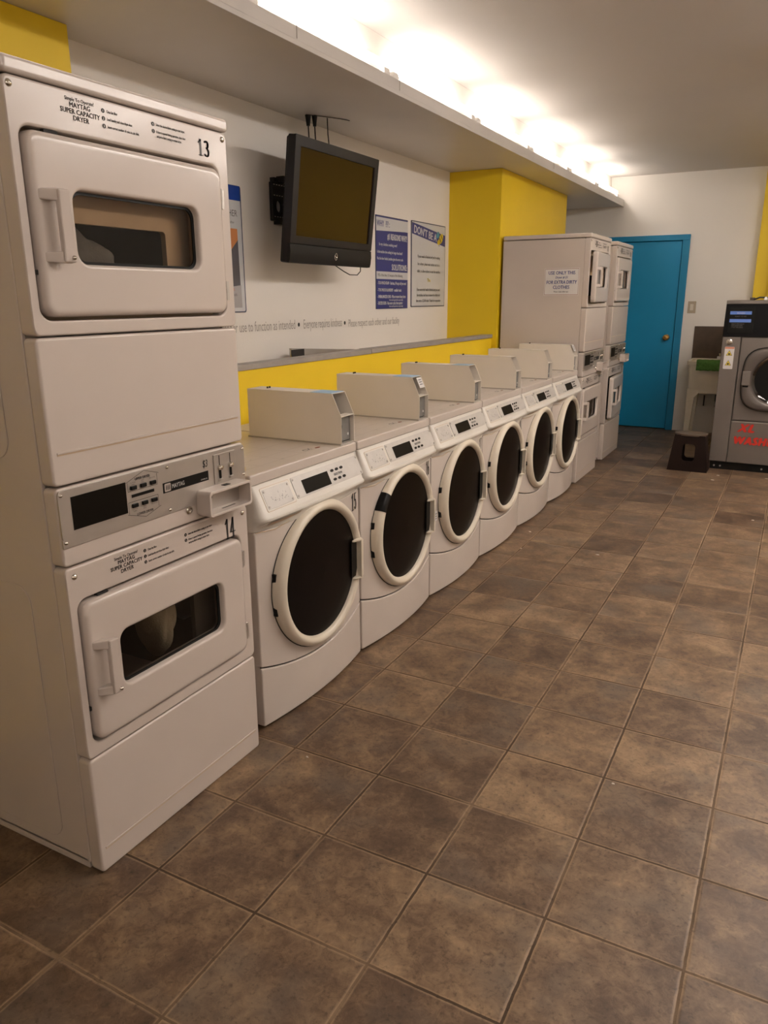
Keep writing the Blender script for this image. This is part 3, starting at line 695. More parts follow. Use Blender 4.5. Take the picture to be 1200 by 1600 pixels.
    # door: ring, dark bowl glass, handle, hinges
    c = (0, CYL, CZL)
    b = MB()
    b.lathe(c, [(.2785, -.046), (.2800, -.015), (.2790, -.003), (.2730, .007), (.2640, .0125), (.2600, .0135), (.2540, .0130), (.2440, .0060), (.2405, -.002), (.2390, -.012)], 'cream', 'x', 72); ring = b.build('door_ring', root, smooth_angle=60)
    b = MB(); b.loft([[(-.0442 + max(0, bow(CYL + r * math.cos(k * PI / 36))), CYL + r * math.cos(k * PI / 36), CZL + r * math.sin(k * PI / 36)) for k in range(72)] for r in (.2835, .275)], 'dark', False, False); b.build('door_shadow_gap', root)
    b = MB(); b.lathe(c, [(.2415, -.006), (.20, -.002), (.12, .003), (.0005, .005)], 'blackgloss', 'x', 72); b.build('door_glass', ring, smooth_angle=80)
    b = MB()
    hy = CYL + .205
    b.hexa([(.002, hy + .032, .395), (.002, hy + .066, .400), (.002, hy + .066, .560), (.002, hy + .032, .565)], [(.030, hy + .030, .400), (.026, hy + .052, .404), (.026, hy + .052, .556), (.030, hy + .030, .560)], 'cream')
    for z in (.395, .553):
        b.hexa([(.004, hy - .004, z), (.004, hy + .045, z), (.004, hy + .045, z + .010), (.004, hy - .004, z + .010)], [(.016, hy + .004, z + .002), (.030, hy + .042, z), (.030, hy + .042, z + .010), (.016, hy + .004, z + .010)], 'cream')
    b.build('door_handle', ring, bevel=.0035)
    b = MB(); b.box((.0035, hy - .008, .407), (.0055, hy + .032, .553), 'black'); b.build('handle_recess', ring)
    for z in (.555, .432):
        dy = math.sqrt(.280 ** 2 - (z - CZL) ** 2)
        b = MB(); b.box((-.036, CYL - dy - .002, z - .016), (-.018, CYL - dy + .012, z + .016), 'black'); b.build('hinge_cover', ring)
    # coin box on the lid
    def bx(y0, y1):
        pts = [(-.500, .934), (-.062, .934), (-.062, 1.044), (-.105, 1.130), (-.500, 1.130)]; return pts
    y0, y1 = .588, .686; th = .002
    outline = [(-.510, .936), (-.060, .936), (-.060, 1.042), (-.100, 1.130), (-.510, 1.130)]
    b = MB()
    for ya, yb in ((y0, y0 + th), (y1 - th, y1)): b.prism(outline, Yp(ya), Yp(yb), 'box')
    b.box((-.510, y0, 1.128), (-.100, y1, 1.130), 'box'); b.box((-.510, y0, .936), (-.508, y1, 1.130), 'box')
    b.hexa([(-.100, y0, 1.040), (-.060, y0, 1.040), (-.060, y1, 1.042), (-.100, y1, 1.042)], [(-.100, y0, 1.042), (-.060, y0, 1.042), (-.060, y1, 1.044), (-.100, y1, 1.044)], 'box')
    bxo = b.build('coin_box', root)
    b = MB(); b.box((-.515, y0 - .003, .9295), (-.062, y1 + .002, .936), 'lidline'); b.build('box_foot', bxo)
    b = MB(); b.box((-.080, y0 + .002, .938), (-.0795, y1 - .002, 1.041), 'dark'); b.box((-.0795, y0 + .006, .942), (-.0775, y1 - .005, 1.036), 'zinc'); b.cyl((-.078, y1 - .022, .965), 'x', .0055, .002, 'paper', 12); b.cyl((-.079, y0 + .018, 1.000), 'x', .012, .004, 'dark', 14); b.build('box_lower_plate', bxo)
    b = MB(); b.box((-.150, y0 + .003, 1.044), (-.148, y0 + .050, 1.127), 'zinc'); b.box((-.300, y0 + .050, 1.044), (-.148, y0 + .052, 1.127), 'black')
    for k in range(4): b.cyl((-.148, y0 + .014 + .003 * k, 1.06 + .016 * k), 'x', .005, .012, 'dark', 8)
    b.box((-.149, y0 + .040, 1.044), (-.146, y0 + .043, 1.127), 'dark'); b.build('coin_mechanism', bxo)
    b = MB()
    for dy in (.045, .060): b.cyl((-.44, y0 + dy, 1.130), 'z', .004, .007, 'dark', 10)
    b.build('box_bolts', bxo)
    return root

w0 = make_washer()
WL = ['white front-loading washer numbered 15, nearest one, beside the big stacked dryer',
      'white front-loading washer numbered 16 with black tape on its door ring',
      'white front-loading washer numbered 17, third in the row from the camera',
      'white front-loading washer numbered 18, fourth in the row from the camera',
      'white front-loading washer numbered 19, between washer 18 and the last washer of the row',
      'white front-loading washer standing directly against the stacked dryer that carries the sign']
WY = [.775, 1.475, 2.172, 2.868, 3.562, 4.262]
washers = [w0] + [copy_tree(w0) for _ in range(5)]
for i, w_ in enumerate(washers):
    w_.location = (0, WY[i], 0); w_['label'] = WL[i]
    n = num_mb(str(15 + i), 0, .603, .662, .070, .056, 'ink')
    n.v = [(-.0445 + bow(v[1]) + .0012, v[1], v[2]) for v in n.v]
    n.build('number_decal', w_, fixn=False)
# what sets single washers apart
def sub(o, name): return [c for c in o.children if c.name.split('.')[0] == name][0]
for i in (0, 1, 2):
    b = MB(); b.box((-.205 + .0 , .592, 1.1301), (-.104, .683, 1.1312), 'bluetape'); b.build('blue_film', sub(washers[i], 'coin_box'))
for i in (1, 5):
    b = MB(); b.add([(-.0955, .625, 1.124), (-.0955, .675, 1.124), (-.074, .675, 1.078), (-.074, .625, 1.078)], [(0, 1, 2, 3)], 'paper', False)
    for k in range(3): 
        f0 = .2 + .22 * k; b.add([(-.0945 + .021 * f0, .635, 1.125 - .046 * f0), (-.0945 + .021 * f0, .665, 1.125 - .046 * f0), (-.0945 + .021 * (f0 + .08), .665, 1.125 - .046 * (f0 + .08)), (-.0945 + .021 * (f0 + .08), .635, 1.125 - .046 * (f0 + .08))], [(0, 1, 2, 3)], 'greyink', False)
    b.build('paper_tag', sub(washers[i], 'coin_box'), fixn=False)
rg = sub(washers[1], 'door_ring')
b = MB(); rows = []
for r, x in ((.2805, -.030), (.2812, -.014), (.2802, -.002), (.2740, .0082), (.2645, .0138), (.2600, .0148), (.2535, .0142)):
    rows.append([(x, CYL - r * math.cos(a), CZL + r * math.sin(a)) for a in [math.radians(27 + 2.2 * k) for k in range(9)]])
b.grid(rows, 'black'); b.build('black_tape', rg)
b = MB(); b.box((.0305, CYL + .240, .452), (.0315, CYL + .262, .500), 'paper')
for k in range(3): b.box((.0314, CYL + .243, .460 + .012 * k), (.0317, CYL + .258, .464 + .012 * k), 'greyink')
b.build('paper_tag', rg)
b = MB(); rr = random.Random(2)
st = [(-.50, .0), (-.14, .0), (-.11, .05), (-.15, .10), (-.22, .13), (-.33, .15), (-.42, .12), (-.5, .1)]
b.prism(st, lambda x, y: (x, y + .004, .9298), lambda x, y: (x, y + .004, .9304), 'stain'); b.build('yellow_stain', sub(washers[0], 'top_lid'))

# ------------------------------------------------------------------ wall things
XP = XW + .002
def poster(name, y0, y1, z0, z1, label):
    t = thing(name, (XW, y0, z0), label, 'poster', 'laundry posters on the white wall'); return t, y1 - y0, z1 - z0
# left poster, mostly hidden behind the dryer
t, w_, h_ = poster('wall_poster', 1.75, 2.243, 1.415, 2.045, 'white poster with a blue top band, half hidden behind the nearest stacked dryer')
b = MB(); b.prism(rrect(0, w_, 0, h_, .012), X(0), X(.006), 'posteredge'); b.prism(rrect(.006, w_ - .008, .006, h_ - .004, .010), X(.005), X(.0066), 'posterwhite')
b.box((.0066, .0, h_ - .072), (.0072, w_ - .008, h_ - .002), 'posterblue2')
b.text('WASHER', fx(.0072, w_ - .20, h_ - .15), .045, 'greyink', sx=.9); b.text('please remove after', fx(.0072, w_ - .21, h_ - .185), .018, 'greyink', sx=1.0)
b.add([(.0072, .12, h_ - .21), (.0072, w_ - .045, h_ - .21), (.0072, w_ - .04, .12), (.0072, .12, .12)], [(0, 1, 2, 3)], 'postgrey', False)
b.add([(.0076, .12, h_ - .21), (.0076, w_ - .045, h_ - .21), (.0076, w_ - .045, h_ - .265), (.0076, w_ - .13, h_ - .34), (.0076, .12, h_ - .32)], [(0, 1, 2, 3, 4)], 'orange', False)
b.add([(.0076, .12, .025), (.0076, w_ - .035, .025), (.0076, w_ - .035, .14), (.0076, w_ - .13, .13), (.0076, .12, .14)], [(0, 1, 2, 3, 4)], 'postlight', False)
b.text('NEVER', fx(.0078, w_ - .15, .11), .022, 'warnred', sx=.9); b.text('mix loads', fx(.0078, w_ - .15, .085), .022, 'greyink', sx=.9)
b.build('poster_board', t, fixn=False)
# the navy reasons/solutions poster
t, w_, h_ = poster('wall_poster', 3.70, 4.190, 1.412, 2.036, 'navy and white poster with a solutions list, partly behind the television')
b = MB(); b.box((0, 0, 0), (.006, w_, h_), 'posteredge'); b.box((.005, .002, .002), (.0066, w_ - .002, h_ - .004), 'posterblue')
b.box((.0066, .002, .538), (.0070, w_ - .002, .612), 'posterwhite'); b.add([(.0073, .002, .522), (.0073, w_ - .002, .540), (.0073, w_ - .002, .56), (.0073, .002, .56)], [(0, 1, 2, 3)], 'posterwhite', False)
b.box((.0066, .002, .204), (.0070, w_ - .002, .255), 'posterwhite')
b.text('WHY  ??? :', fx(.0078, -.17 + .18, .553), .058, 'posterblue', sx=.75, bold=.0008)
b.text('#1 REASONS WHY!', fx(.0075, w_ - .015, .472), .058, 'posterwhite', sx=.62, bold=.002, align='RIGHT')
b.text('Is my clothes soaking wet?', fx(.0075, .04, .428), .027, 'posterwhite', sx=.95, bold=.0008)
b.text('Is the machine time ending for longer than listed?', fx(.0075, .012, .378), .027, 'posterwhite', sx=.72, bold=.0008)
b.text('Has the door locked, machine gives the error code', fx(.0075, .012, .334), .027, 'posterwhite', sx=.71, bold=.0008)
b.text('SOLUTIONS:', fx(.0075, w_ - .015, .268), .058, 'posterwhite', sx=.75, bold=.002, align='RIGHT')
b.text('95% of the time, it\'s because of the following', fx(.0075, .02, .222), .027, 'greyink', sx=.78, bold=.0004)
for z, s_ in ((.168, '- TOO MUCH SOAP - Use less, 1/4 cup is all you need'), (.120, '- TOO MUCH LAUNDRY - smaller loads'), (.075, '- UNBALANCED LOAD - Mix or remove heavy items'), (.030, '- EXCESS SUDS - Run more cycle, from quarter')):
    b.text(s_, fx(.0075, .015, z), .030, 'posterwhite', sx=.66 if len(s_) > 40 else .72, bold=.001)
for z in (.056, .012): b.text('Run the machine again with less soap and weight', fx(.0075, .19, z), .016, 'posterwhite', sx=.7, bold=.0004)
b.build('poster_board', t, fixn=False)
# pale blue poster with the bee
t, w_, h_ = poster('wall_poster', 4.252, 4.876, 1.420, 2.044, 'pale poster headed dont be a, with a small bee, nearest the yellow pillar')
b = MB(); b.prism(rrect(0, w_, 0, h_, .008), X(0), X(.006), 'posteredge'); b.prism(rrect(.007, w_ - .007, .007, h_ - .007, .006), X(.005), X(.0066), 'posterwhite')
b.add([(.0070, .008, h_ - .092), (.0070, w_ - .008, h_ - .158), (.0070, w_ - .008, h_ - .072), (.0070, .20, h_ - .030), (.0070, .008, h_ - .012)], [(0, 1, 2, 3, 4)], 'posterblue', False)
rot = -.105
b.text("DON'T BE A", lambda a, c: (.0076, .035 + a * math.cos(rot) - c * math.sin(rot), h_ - .083 + a * math.sin(rot) + c * math.cos(rot)), .078, 'posterwhite', sx=.98, bold=.0025)
def ov(cy, cz, ry, rz, m_, x, n=16, a0=0.0):
    b.add([(x, cy + ry * math.cos(k * 2 * PI / n) * math.cos(a0) - rz * math.sin(k * 2 * PI / n) * math.sin(a0), cz + ry * math.cos(k * 2 * PI / n) * math.sin(a0) + rz * math.sin(k * 2 * PI / n) * math.cos(a0)) for k in range(n)], [tuple(range(n))], m_, False)
ov(.475, h_ - .075, .032, .022, 'beeblue', .0074, a0=.6); ov(.535, h_ - .100, .050, .030, 'bee', .0078, a0=.7); ov(.490, h_ - .130, .024, .020, 'bee', .0078)
for dy in (-.012, .012): ov(.535 + dy, h_ - .100 + dy, .005, .026, 'ink', .0082, a0=.7)
ov(.50, h_ - .155, .006, .006, 'ink', .0078)
for z, s_ in ((.365, "If your wash is finished and you're waiting"), (.310, 'for a dryer, please wait clothes out into a'), (.257, 'table, to allow others to use the machine'), (.120, 'If an unattended wash is finished and you need'), (.078, 'the machine, feel free to remove the clothes and'), (.036, 'then onto a CLEAN table. Thanks for cooperation')):
    b.text(s_, fx(.0076, w_ / 2, z), .030, 'greyink', sx=.545 / (len(s_) * .0155), bold=.0004, align='CENTER')
b.text('Thx', fx(.0076, w_ / 2, .190), .034, 'bee', sx=1.1, bold=.001, align='CENTER')
b.build('poster_board', t, fixn=False)
# lettering along the wall
b = MB()
def fit(mb, txt, y0, y1, z, size):
    cu = bpy.data.curves.new('w', 'FONT'); cu.body = txt; cu.size = size; oo = bpy.data.objects.new('w', cu); COL.objects.link(oo); bpy.context.view_layer.update(); w = oo.dimensions.x
    bpy.data.objects.remove(oo); mb.text(txt, fx(XW + .0012, y0, z), size, 'wallink', sx=(y1 - y0) / w)
fit(b, 'proper use to function as intended', 2.03, 2.70, 1.312, .078)
fit(b, 'Everyone requires kindness', 2.79, 3.235, 1.310, .078)
fit(b, 'Please respect each other and our facility', 3.32, 4.06, 1.303, .070)
for y, z in ((2.742, 1.335), (3.275, 1.330)): b.prism([(y + .010 * math.cos(k * PI / 5), z + .012 * math.sin(k * PI / 5)) for k in range(10)], X(XW), X(XW + .0012), 'ink')
o = b.build('wall_lettering', fixn=False)
tag(o, 'thin grey handwritten style lettering running along the white wall above the ledge', 'lettering')

# grey metal tray lying in the trough behind the half wall
t = thing('metal_tray', (-1.07, 2.40, 1.0915), 'bent grey metal tray with a dark open end, lying behind the yellow half wall', 'metal tray')
b = MB()
b.hexa([(.046, .0, 0), (.049, .0, 0), (.049, .86, 0), (.046, .86, 0)], [(.046, .0, .128), (.049, .0, .128), (.049, .86, .072), (.046, .86, .072)], 'capmetal')
b.hexa([(-.049, .15, 0), (-.046, .15, 0), (-.046, .86, 0), (-.049, .86, 0)], [(-.049, .15, .112), (-.046, .15, .112), (-.046, .86, .072), (-.049, .86, .072)], 'capmetal')
b.box((-.049, 0, 0), (.049, .86, .003), 'capmetal')
b.build('tray_body', t)
b = MB(); b.box((.0492, .012, .004), (.051, .14, .118), 'dark'); b.build('dark_opening', t)
b = MB(); b.box((.046, 0, 0), (.052, .010, .126), 'chrome'); b.build('bright_edge', t)

# ------------------------------------------------------------------ television on its arm
# front face runs from (x -.80, z 1.657) up to (x -.69, z 2.221): tilted down towards the room
yl, yr = 2.296, 3.159; pv = Vector((-.936, 0, 1.6647)); top = Vector((-.8635, 0, 2.2744)); TU = (top - pv).normalized(); TNn = Vector((TU.z, 0, -TU.x)); TH = (top - pv).length; TW = yr - yl
t = thing('television', (pv.x, yl, pv.z), 'black flat television with a silver badge, tilted down on a wall bracket', 'television')
t.rotation_euler = (0, math.atan2(TU.x, TU.z), 0)
t.rotation_euler.x = 0
sk = -.0
b = MB(); b.prism(rrect(.0, TW, .0, TH, .010, 4), X(-.045), X(-.004), 'tv'); 
b.prism(rrect(.012, TW - .012, .0, TH - .006, .012, 4), X(-.062), X(-.045), 'tvdark'); cab = b.build('back_shell', t, bevel=.004)
b = MB(); ring_panel(b, rrect(0, TW, .100, TH, .006, 4), rrect(.050, TW - .045, .138, TH - .050, .003, 4), -.010, .004, 'tv', lip=.0); b.build('bezel', t, bevel=.002)
b = MB(); b.box((-.008, .045, .13), (-.0035, TW - .04, TH - .045), 'screen'); s_ = b.build('screen', t); s_['label'] = 'dark switched-off screen'
b = MB(); pr = [(-.012, .002), (.004, .003), (.008, .02), (.009, .06), (.004, .097), (-.012, .099)]
b.loft([[(x, y, z) for x, z in pr] for y in (0, TW * .25, TW * .5, TW * .75, TW)], 'tvdark'); b.build('speaker_bar', t, bevel=.002)
b = MB(); c_ = (.0105, TW * .52, .05)
b.tube([(c_[0], c_[1] + .012 * math.cos(a), c_[2] + .018 * math.sin(a)) for a in [k * PI / 8 for k in range(0, 17)]], .0028, 'chrome', 6)
b.tube([(c_[0], c_[1] - .012, c_[2] + .004), (c_[0] + .001, c_[1], c_[2] - .003), (c_[0], c_[1] + .012, c_[2] + .002)], .0028, 'chrome', 6); b.build('badge', t)

t = thing('wall_mount', (XW, 2.5, 1.90), 'black perforated television wall bracket fixed to the white wall', 'wall bracket')
b = MB()
ring_panel(b, rrect(0, .13, 0, .20, .005, 4), rrect(.035, .095, .045, .110, .028, 4), 0, .022, 'bracket'); b.build('wall_plate', t, bevel=.002)
b = MB(); b.box((0, .13, .0), (.022, .50, .20), 'bracket'); b.build('wall_plate', t, bevel=.002)
for p_, q_ in (((0, .01, .200), (.03, .05, .222)), ((0, .07, .200), (.05, .11, .235)), ((0, .03, -.018), (.04, .09, .0))):
    b = MB(); b.box(p_, q_, 'bracket'); b.build('bracket_tab', t, bevel=.002)
b = MB()
for z in (.185, .130, .020):
    for k in range(5): b.box((.0222, .012 + .024 * k, z), (.0228, .024 + .024 * k, z + .004), 'paper')
b.build('slots', t)
b = MB(); b.tube([(.02, .20, .10), (.10, .16, .09), (.21, .12, .07)], .022, 'bracket', 10); b.tube([(.02, .20, .05), (.10, .14, .04), (.20, .10, .03)], .015, 'bracket', 10); b.build('arm', t)

# plugs and leads coming down from the shelf
for (y, x, lbl, r0) in ((2.748, -1.085, 'black plug and lead hanging from the shelf above the television, left one', .017), (2.775, -1.06, 'black plug and lead hanging from the shelf above the television, right one', .016)):
    t = thing('power_plug', (x, y, 2.462), lbl, 'plug', 'plugs above the television')
    b = MB(); b.cyl((0, 0, -.055), 'z', r0 * .55, .055, 'black', 12, r2=r0); b.build('plug_body', t)
    b = MB(); b.tube([(0, 0, -.05), (.003, .0, -.12), (.010, .005, -.20), (.02, .01, -.30), (.05, .01, -.36)], .0038, 'black', 6); b.build('lead', t)
b = MB(); b.tube([(-1.03, 2.86, 2.462), (-1.028, 2.86, 2.38), (-1.02, 2.865, 2.28), (-1.0, 2.87, 2.12)], .003, 'black', 6)
o = b.build('thin_cable'); tag(o, 'thin black cable hanging straight from the shelf above the television', 'cable')
b = MB(); b.tube([(-1.08, 2.72, 2.459), (-1.02, 2.82, 2.460), (-.97, 2.90, 2.459), (-.95, 2.97, 2.460)], .002, 'wirebrown', 6)
o = b.build('stapled_wire'); tag(o, 'thin wire running across the underside of the shelf near the plugs', 'cable')
b = MB(); b.tube([(-.965, 2.80, 1.672), (-.965, 2.90, 1.640), (-.965, 2.97, 1.622), (-.965, 3.06, 1.622), (-.965, 3.10, 1.645), (-.965, 3.10, 1.672)], .003, 'black', 6)
o = b.build('loose_cable'); tag(o, 'looped black cable dangling below the television by the navy poster', 'cable')

# ------------------------------------------------------------------ far corner: sink, towel, splash panel, stool
b = MB(); b.box((.425, YB - .008, .80), (.972, YB, 1.172), 'splash'); o = b.build('splash_panel', bevel=.002)
tag(o, 'dark brown splash panel on the back wall behind the utility sink', 'splash panel')
SX0, SX1, SY0, SY1 = .455, .965, 7.60, 8.10
t = thing('utility_sink', (SX0, SY0, 0), 'cream plastic utility sink on tapered legs against the back wall', 'sink')
sw, sd = SX1 - SX0, SY1 - SY0
b = MB()
def rl(x0, x1, y0, y1, z, r): return [(x, y, z) for x, y in rrect(x0, x1, y0, y1, r, 5)]
b.loft([rl(.02, sw - .02, .02, sd - .01, .53, .05), rl(.0, sw, .0, sd, .79, .04), rl(-.014, sw + .014, -.014, sd, .792, .045), rl(-.014, sw + .014, -.014, sd, .828, .045), rl(.018, sw - .018, .018, sd - .07, .828, .035), rl(.05, sw - .05, .05, sd - .09, .56, .05)], 'sink', True, True)
b.build('basin', t, smooth_angle=40)
b = MB(); [b.prism(q, Yp(.022), Yp(.042), 'sink') for q in ([(.015, .535), (.015, .40), (.06, .41), (.13, .49), (.13, .535)], [(.13, .535), (.13, .49), (sw - .13, .49), (sw - .13, .535)], [(sw - .13, .535), (sw - .13, .49), (sw - .06, .41), (sw - .015, .40), (sw - .015, .535)])]; b.build('apron', t, bevel=.003)
for x0, s_ in ((.015, -1), (sw - .09, 1)):
    for y0 in (.03, sd - .09):
        b = MB(); xo = 0 if s_ < 0 else .025
        b.hexa([(x0 + xo - (.0), y0, 0), (x0 + xo + .05, y0, 0), (x0 + xo + .05, y0 + .04, 0), (x0 + xo, y0 + .04, 0)], [(x0, y0, .54), (x0 + .08, y0, .54), (x0 + .08, y0 + .06, .54), (x0, y0 + .06, .50)], 'sink'); b.build('leg', t, bevel=.004)
b = MB(); b.box((.24, sd - .07, .828), (.42, sd - .02, .855), 'paper'); b.tube([(.33, sd - .045, .85), (.33, sd - .045, .93), (.33, sd - .12, .95), (.33, sd - .18, .93)], .010, 'chrome', 10)
for x in (.27, .39): b.cyl((x, sd - .045, .855), 'z', .014, .035, 'chrome', 12, r2=.020)
b.build('faucet', t, bevel=.002)
b = MB(); b.tube([(.30, .25, .53), (.30, .25, .40), (.30, .30, .33), (.30, .42, .36), (.30, sd, .36)], .022, 'black', 12); b.build('drain_pipe', t)
b = MB(); b.box((.14, sd + .008, .30), (.155, sd + .014, .42), 'wirebrown'); b.build('wall_clip', t)
b = MB(); tx0, tx1 = SX0 + .085, SX0 + .42
rows = []
for k in range(9):
    a = k / 8
    if k < 4: p = (SY0 + .06 - .022 * k, .834 + .002)
    else: p = (SY0 - .020, .832 - .024 * (k - 4))
    rows.append([(tx0 + (tx1 - tx0) * j / 14, p[0] + .0015 * math.sin(j * 1.7 + k), p[1] + .002 * math.sin(j * 2.3)) for j in range(15)])
b.grid(rows, 'greentowel'); o = b.build('hand_towel', solid=.010, smooth_angle=80, fixn=False)
tag(o, 'green towel draped over the front rim of the utility sink', 'towel')

# step stool
t = thing('plastic_stool', (.730, 5.985, 0), 'dark brown plastic step stool with a handle hole, left of the big grey washer', 'stool')
zt = .318
def lp(h, z, r=.03): return [(x, y, z) for x, y in rrect(-h, h, -h * .85, h * .85, r, 5)]
b = MB()
for side in range(4):
    pass
def wallside(flip):
    mb = MB(); s_ = -1 if flip else 1
    # front/back wall with rounded opening, sloping inwards to the top
    def P_(x, z, off=0): hy_ = .098 - .012 * z / zt + off; return (x, -s_ * hy_, z)
    out = [(-.168, 0), (-.135, 0), (-.10, .03), (.10, .03), (.135, 0), (.168, 0), (.128, zt), (-.128, zt)]
    outer = rrect(-1, 1, -1, 1, .02, 5); inner = rrect(-.052, .052, .090, .243, .03, 5)
    def mp(u, v):   # square to trapezoid
        z = (v + 1) / 2 * zt; return (u * (.166 - .040 * (v + 1) / 2), z)
    o2 = [mp(u, v) for u, v in outer]
    n = len(o2); loops = [[P_(x, z) for x, z in o2], [P_(x, z) for x, z in inner], [P_(x, z, -.012) for x, z in inner], [P_(x, z, -.012) for x, z in o2]]
    vs = [p for l in loops for p in l]; fs = []
    for a in range(4):
        q = (a + 1) % 4
        for i in range(n): j = (i + 1) % n; fs.append((a * n + i, a * n + j, q * n + j, q * n + i))
    mb.add(vs, fs, 'stool')
    if not flip:
        for k in range(7): x = -.045 + .015 * k; mb.box((x - .002, -.099, .045), (x + .002, -.092, .068), 'stool')
    return mb
wallside(False).build('front_leg_panel', t); wallside(True).build('back_leg_panel', t)
for s_ in (-1, 1):
    b = MB(); b.hexa([(s_ * .166, -.096, 0), (s_ * .154, -.096, 0), (s_ * .154, .096, 0), (s_ * .166, .096, 0)], [(s_ * .126, -.085, zt), (s_ * .114, -.085, zt), (s_ * .114, .085, zt), (s_ * .126, .085, zt)], 'stool'); b.build('side_leg_panel', t)
b = MB(); b.prism([(.136 * math.cos(a * PI / 24) * (1 if abs(math.cos(a * PI / 24)) < 2 else 1), .105 * math.sin(a * PI / 24)) for a in range(48)], lambda x, y: (x, y, zt - .006), lambda x, y: (x, y, zt + .012), 'stooltop'); b.build('seat', t, bevel=.004)

# ------------------------------------------------------------------ big grey washer on the right
XX, XY = .885, 6.10
t = thing('industrial_washer', (XX, XY, 0), 'big dark grey washer with red letters XL WASHER, at the right edge', 'washing machine')
BW = .90; BH = 1.455; bd = .95
b = MB(); b.box((0, .03, .065), (BW, bd, BH - .02), 'greysteel'); b.build('body', t, bevel=.006)
b = MB(); b.box((0, .0, 1.425), (BW, bd, BH), 'greysteel'); b.build('top_cover', t, bevel=.004)
b = MB(); b.hexa([(-.004, .0, 1.158), (BW + .004, .0, 1.158), (BW + .004, .03, 1.158), (-.004, .03, 1.158)], [(0, .006, 1.425), (BW, .006, 1.425), (BW, .03, 1.425), (0, .03, 1.425)], 'blackpanel'); fa = b.build('control_fascia', t, bevel=.002)
b = MB(); b.prism(rrect(.03, .225, 1.19, 1.40, .004, 3), Yp(.001), Yp(-.001), 'black')
b.box((.037, -.0022, 1.340), (.203, .0, 1.366), 'blueLabel'); b.box((.038, -.0022, 1.276), (.204, .0, 1.302), 'blueLabel')
b.text('WASH', fyn(-.003, .12, 1.345), .018, 'labelwhite', align='CENTER', sx=1.2)
b.text('READY TO USE', fyn(-.003, .12, 1.320), .013, 'greyink', align='CENTER', shear=.2)
for k, s_ in enumerate(('SELECT PROGRAM', 'ADD SOAP AND', 'START MACHINE')): b.text(s_, fyn(-.003, .055, 1.258 - .014 * k), .012, 'greyink')
b.build('display', fa, fixn=False)
b = MB(); b.prism(rrect(.335, .60, 1.20, 1.42, .012, 4), Yp(.002), Yp(-.004), 'black'); b.cyl((.365, -.006, 1.385), 'y', .018, .006, 'chrome', 16); b.box((.352, -.007, 1.216), (.372, -.003, 1.245), 'paper'); b.build('coin_panel', fa)
b = MB(); b.box((0, .0, .075), (.142, .03, 1.152), 'greysteel'); col = b.build('front_column', t, bevel=.004)
b = MB(); b.lathe((.055, .0, 1.112), [(.025, 0), (.025, .003), (.020, .006), (.012, .006), (.0005, .007)], 'chrome', 'y', 20); b.build('lock', col)
b = MB(); b.prism(rrect(.027, .103, .885, 1.072, .006, 3), Yp(.0005), Yp(-.0012), 'labelwhite'); b.box((.029, -.0018, 1.055), (.101, -.001, 1.070), 'warnred')
for z in (1.008, .925):
    b.add([(.040, -.0022, z - .010), (.090, -.0022, z - .010), (.065, -.0022, z + .036)], [(0, 1, 2)], 'ink', False)
    b.add([(.0435, -.0026, z - .008), (.0865, -.0026, z - .008), (.065, -.0026, z + .032)], [(0, 1, 2)], 'warnyellow', False)
    b.prism([(.065 + .008 * math.cos(a * PI / 5), z + .003 + .008 * math.sin(a * PI / 5)) for a in range(10)], Yp(-.0027), Yp(-.0030), 'ink')
b.build('warning_label', col, fixn=False)
b = MB(); b.box((.150, .006, .450), (BW, .03, 1.150), 'greysteel'); b.build('front_panel', t, bevel=.003)
b = MB(); b.box((.146, -.0005, .075), (BW, .03, .440), 'greysteel'); b.box((.146, -.003, .432), (BW, .0, .440), 'steel'); lp_ = b.build('lower_panel', t, bevel=.0015)
b = MB()
b.text('XL', fyn(-.0045, .205, .352), .096, 'red', sx=.98, bold=.007, shear=.35, spacing=1.25)
b.text('WASHER', fyn(-.0045, .178, .243), .092, 'red', sx=.86, bold=.007, shear=.2, spacing=1.22)
b.build('red_lettering', lp_, fixn=False)
b = MB(); b.box((.01, .03, 0), (BW - .01, bd - .02, .066), 'black')
for x in (.045, .095, .43): b.cyl((x, .024, .03), 'y', .008, .008, 'steel', 10)
b.build('base', t)
# door: squarish rounded frame with a round glass
dc = (.470, .806)
def sq(hx, hz, y, ex=3.6, n=72):
    out = []
    for k in range(n):
        c_, s_ = math.cos(2 * PI * k / n), math.sin(2 * PI * k / n); r = (abs(c_) ** ex + abs(s_) ** ex) ** (-1 / ex); out.append((dc[0] + hx * r * c_, y, dc[1] + hz * r * s_))
    return out
b = MB(); b.loft([sq(.280, .264, .006), sq(.280, .264, -.030), sq(.272, .256, -.040), sq(.262, .246, -.043), sq(.222, .222, -.043, 2), sq(.212, .212, -.036, 2), sq(.203, .203, .004, 2)], 'greysteel2', False, False); dr = b.build('door', t, smooth_angle=45)
b = MB(); b.loft([sq(.288, .272, .003), sq(.288, .272, .0045)], 'black'); b.build('door_gasket', t)
b = MB(); b.lathe((dc[0], 0, dc[1]), [(.206, .012), (.19, .0), (.14, -.03), (.001, -.045)], 'xlglass', 'y', 48); b.build('door_glass', dr, smooth_angle=80)
b = MB(); b.lathe((dc[0], 0, dc[1]), [(.210, -.004), (.19, -.0295), (.001, -.0298)], 'drum', 'y', 48); b.build('drum', t, smooth_angle=80)
b = MB(); b.box((.190, -.058, .755), (.255, -.028, .875), 'greysteel'); b.box((.200, -.048, .740), (.245, -.03, .756), 'black'); b.build('door_latch', dr, bevel=.005)

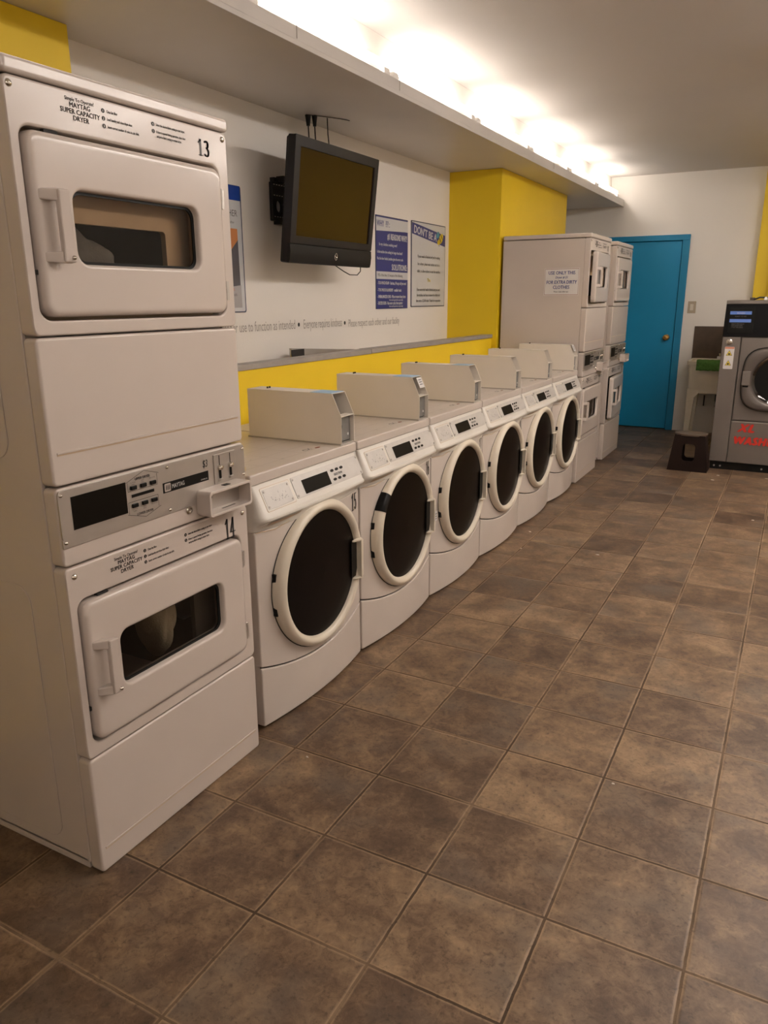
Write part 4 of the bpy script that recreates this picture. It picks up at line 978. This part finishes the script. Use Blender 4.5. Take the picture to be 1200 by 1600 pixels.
# things lying on the big washer
b = MB(); b.tube([(1.075, 6.2, 1.459), (1.10, 6.19, 1.466), (1.13, 6.2, 1.478), (1.18, 6.22, 1.476), (1.22, 6.2, 1.462)], .007, 'black', 8); b.box((1.055, 6.19, BH + .0005), (1.095, 6.22, BH + .022), 'wirebrown')
o = b.build('cable_with_plug'); tag(o, 'dark coiled cable with a plug lying on the big grey washer', 'cable')
b = MB(); b.box((1.165, 6.11, BH + .0005), (1.192, 6.14, BH + .02), 'paper'); b.cyl((1.178, 6.125, BH + .02), 'z', .008, .008, 'paper', 12); o = b.build('white_cap', bevel=.004); tag(o, 'small white plastic cap on top of the big grey washer', 'cap')
b = MB(); b.box((1.235, 6.30, BH + .0005), (1.285, 6.34, BH + .028), 'wirebrown'); b.cyl((1.26, 6.32, BH + .028), 'z', .012, .008, 'wirebrown', 12); o = b.build('brown_knob', bevel=.004); tag(o, 'small brown fitting on the big grey washer before the yellow pillar', 'fitting')

# crumbs and scraps on the floor
def fl(px, py):
    d = f_ + r_ * ((px - 600) / 1180.375) - u_ * ((py - 800) / 1180.375); c = Vn(1.46562732, -1.12605763, 1.48375962); t_ = -c.z / d.z
    return c + d * t_
scr = [((480, 1183), .006, 'white crumb on the dark tile before washer 15'), ((958, 1225), .007, 'thin white scrap on the tile in the middle of the open floor'), ((828, 831), .009, 'white speck on the floor in front of washer 18'), ((814, 857), .008, 'pale speck on a grout line in front of washer 17'),
       ((934, 867), .014, 'pale brown scrap on the floor tiles two steps in front of washer 18'), ((1122, 743), .016, 'larger pale crumb on the floor below the big grey washer'), ((1113, 750), .016, 'pale crumb below the left corner of the big grey washer'), ((1176, 813), .014, 'pale crumb on the floor at the right edge, before the big grey washer'), ((1198, 748), .016, 'pale crumb at the right edge under the red lettering')]
for k, ((px, py), s_, lb) in enumerate(scr):
    p = fl(px, py); rr = random.Random(k); n = 7
    pts = [(s_ * rr.uniform(.6, 1.1) * math.cos(2 * PI * i / n), s_ * .6 * rr.uniform(.6, 1.1) * math.sin(2 * PI * i / n)) for i in range(n)]
    b = MB(); b.prism(pts, lambda x, y: (p.x + x, p.y + y, .0003), lambda x, y: (p.x + x * .7, p.y + y * .7, .003), 'crumb')
    tag(b.build('floor_scrap'), lb, 'scrap', 'scraps on the floor')
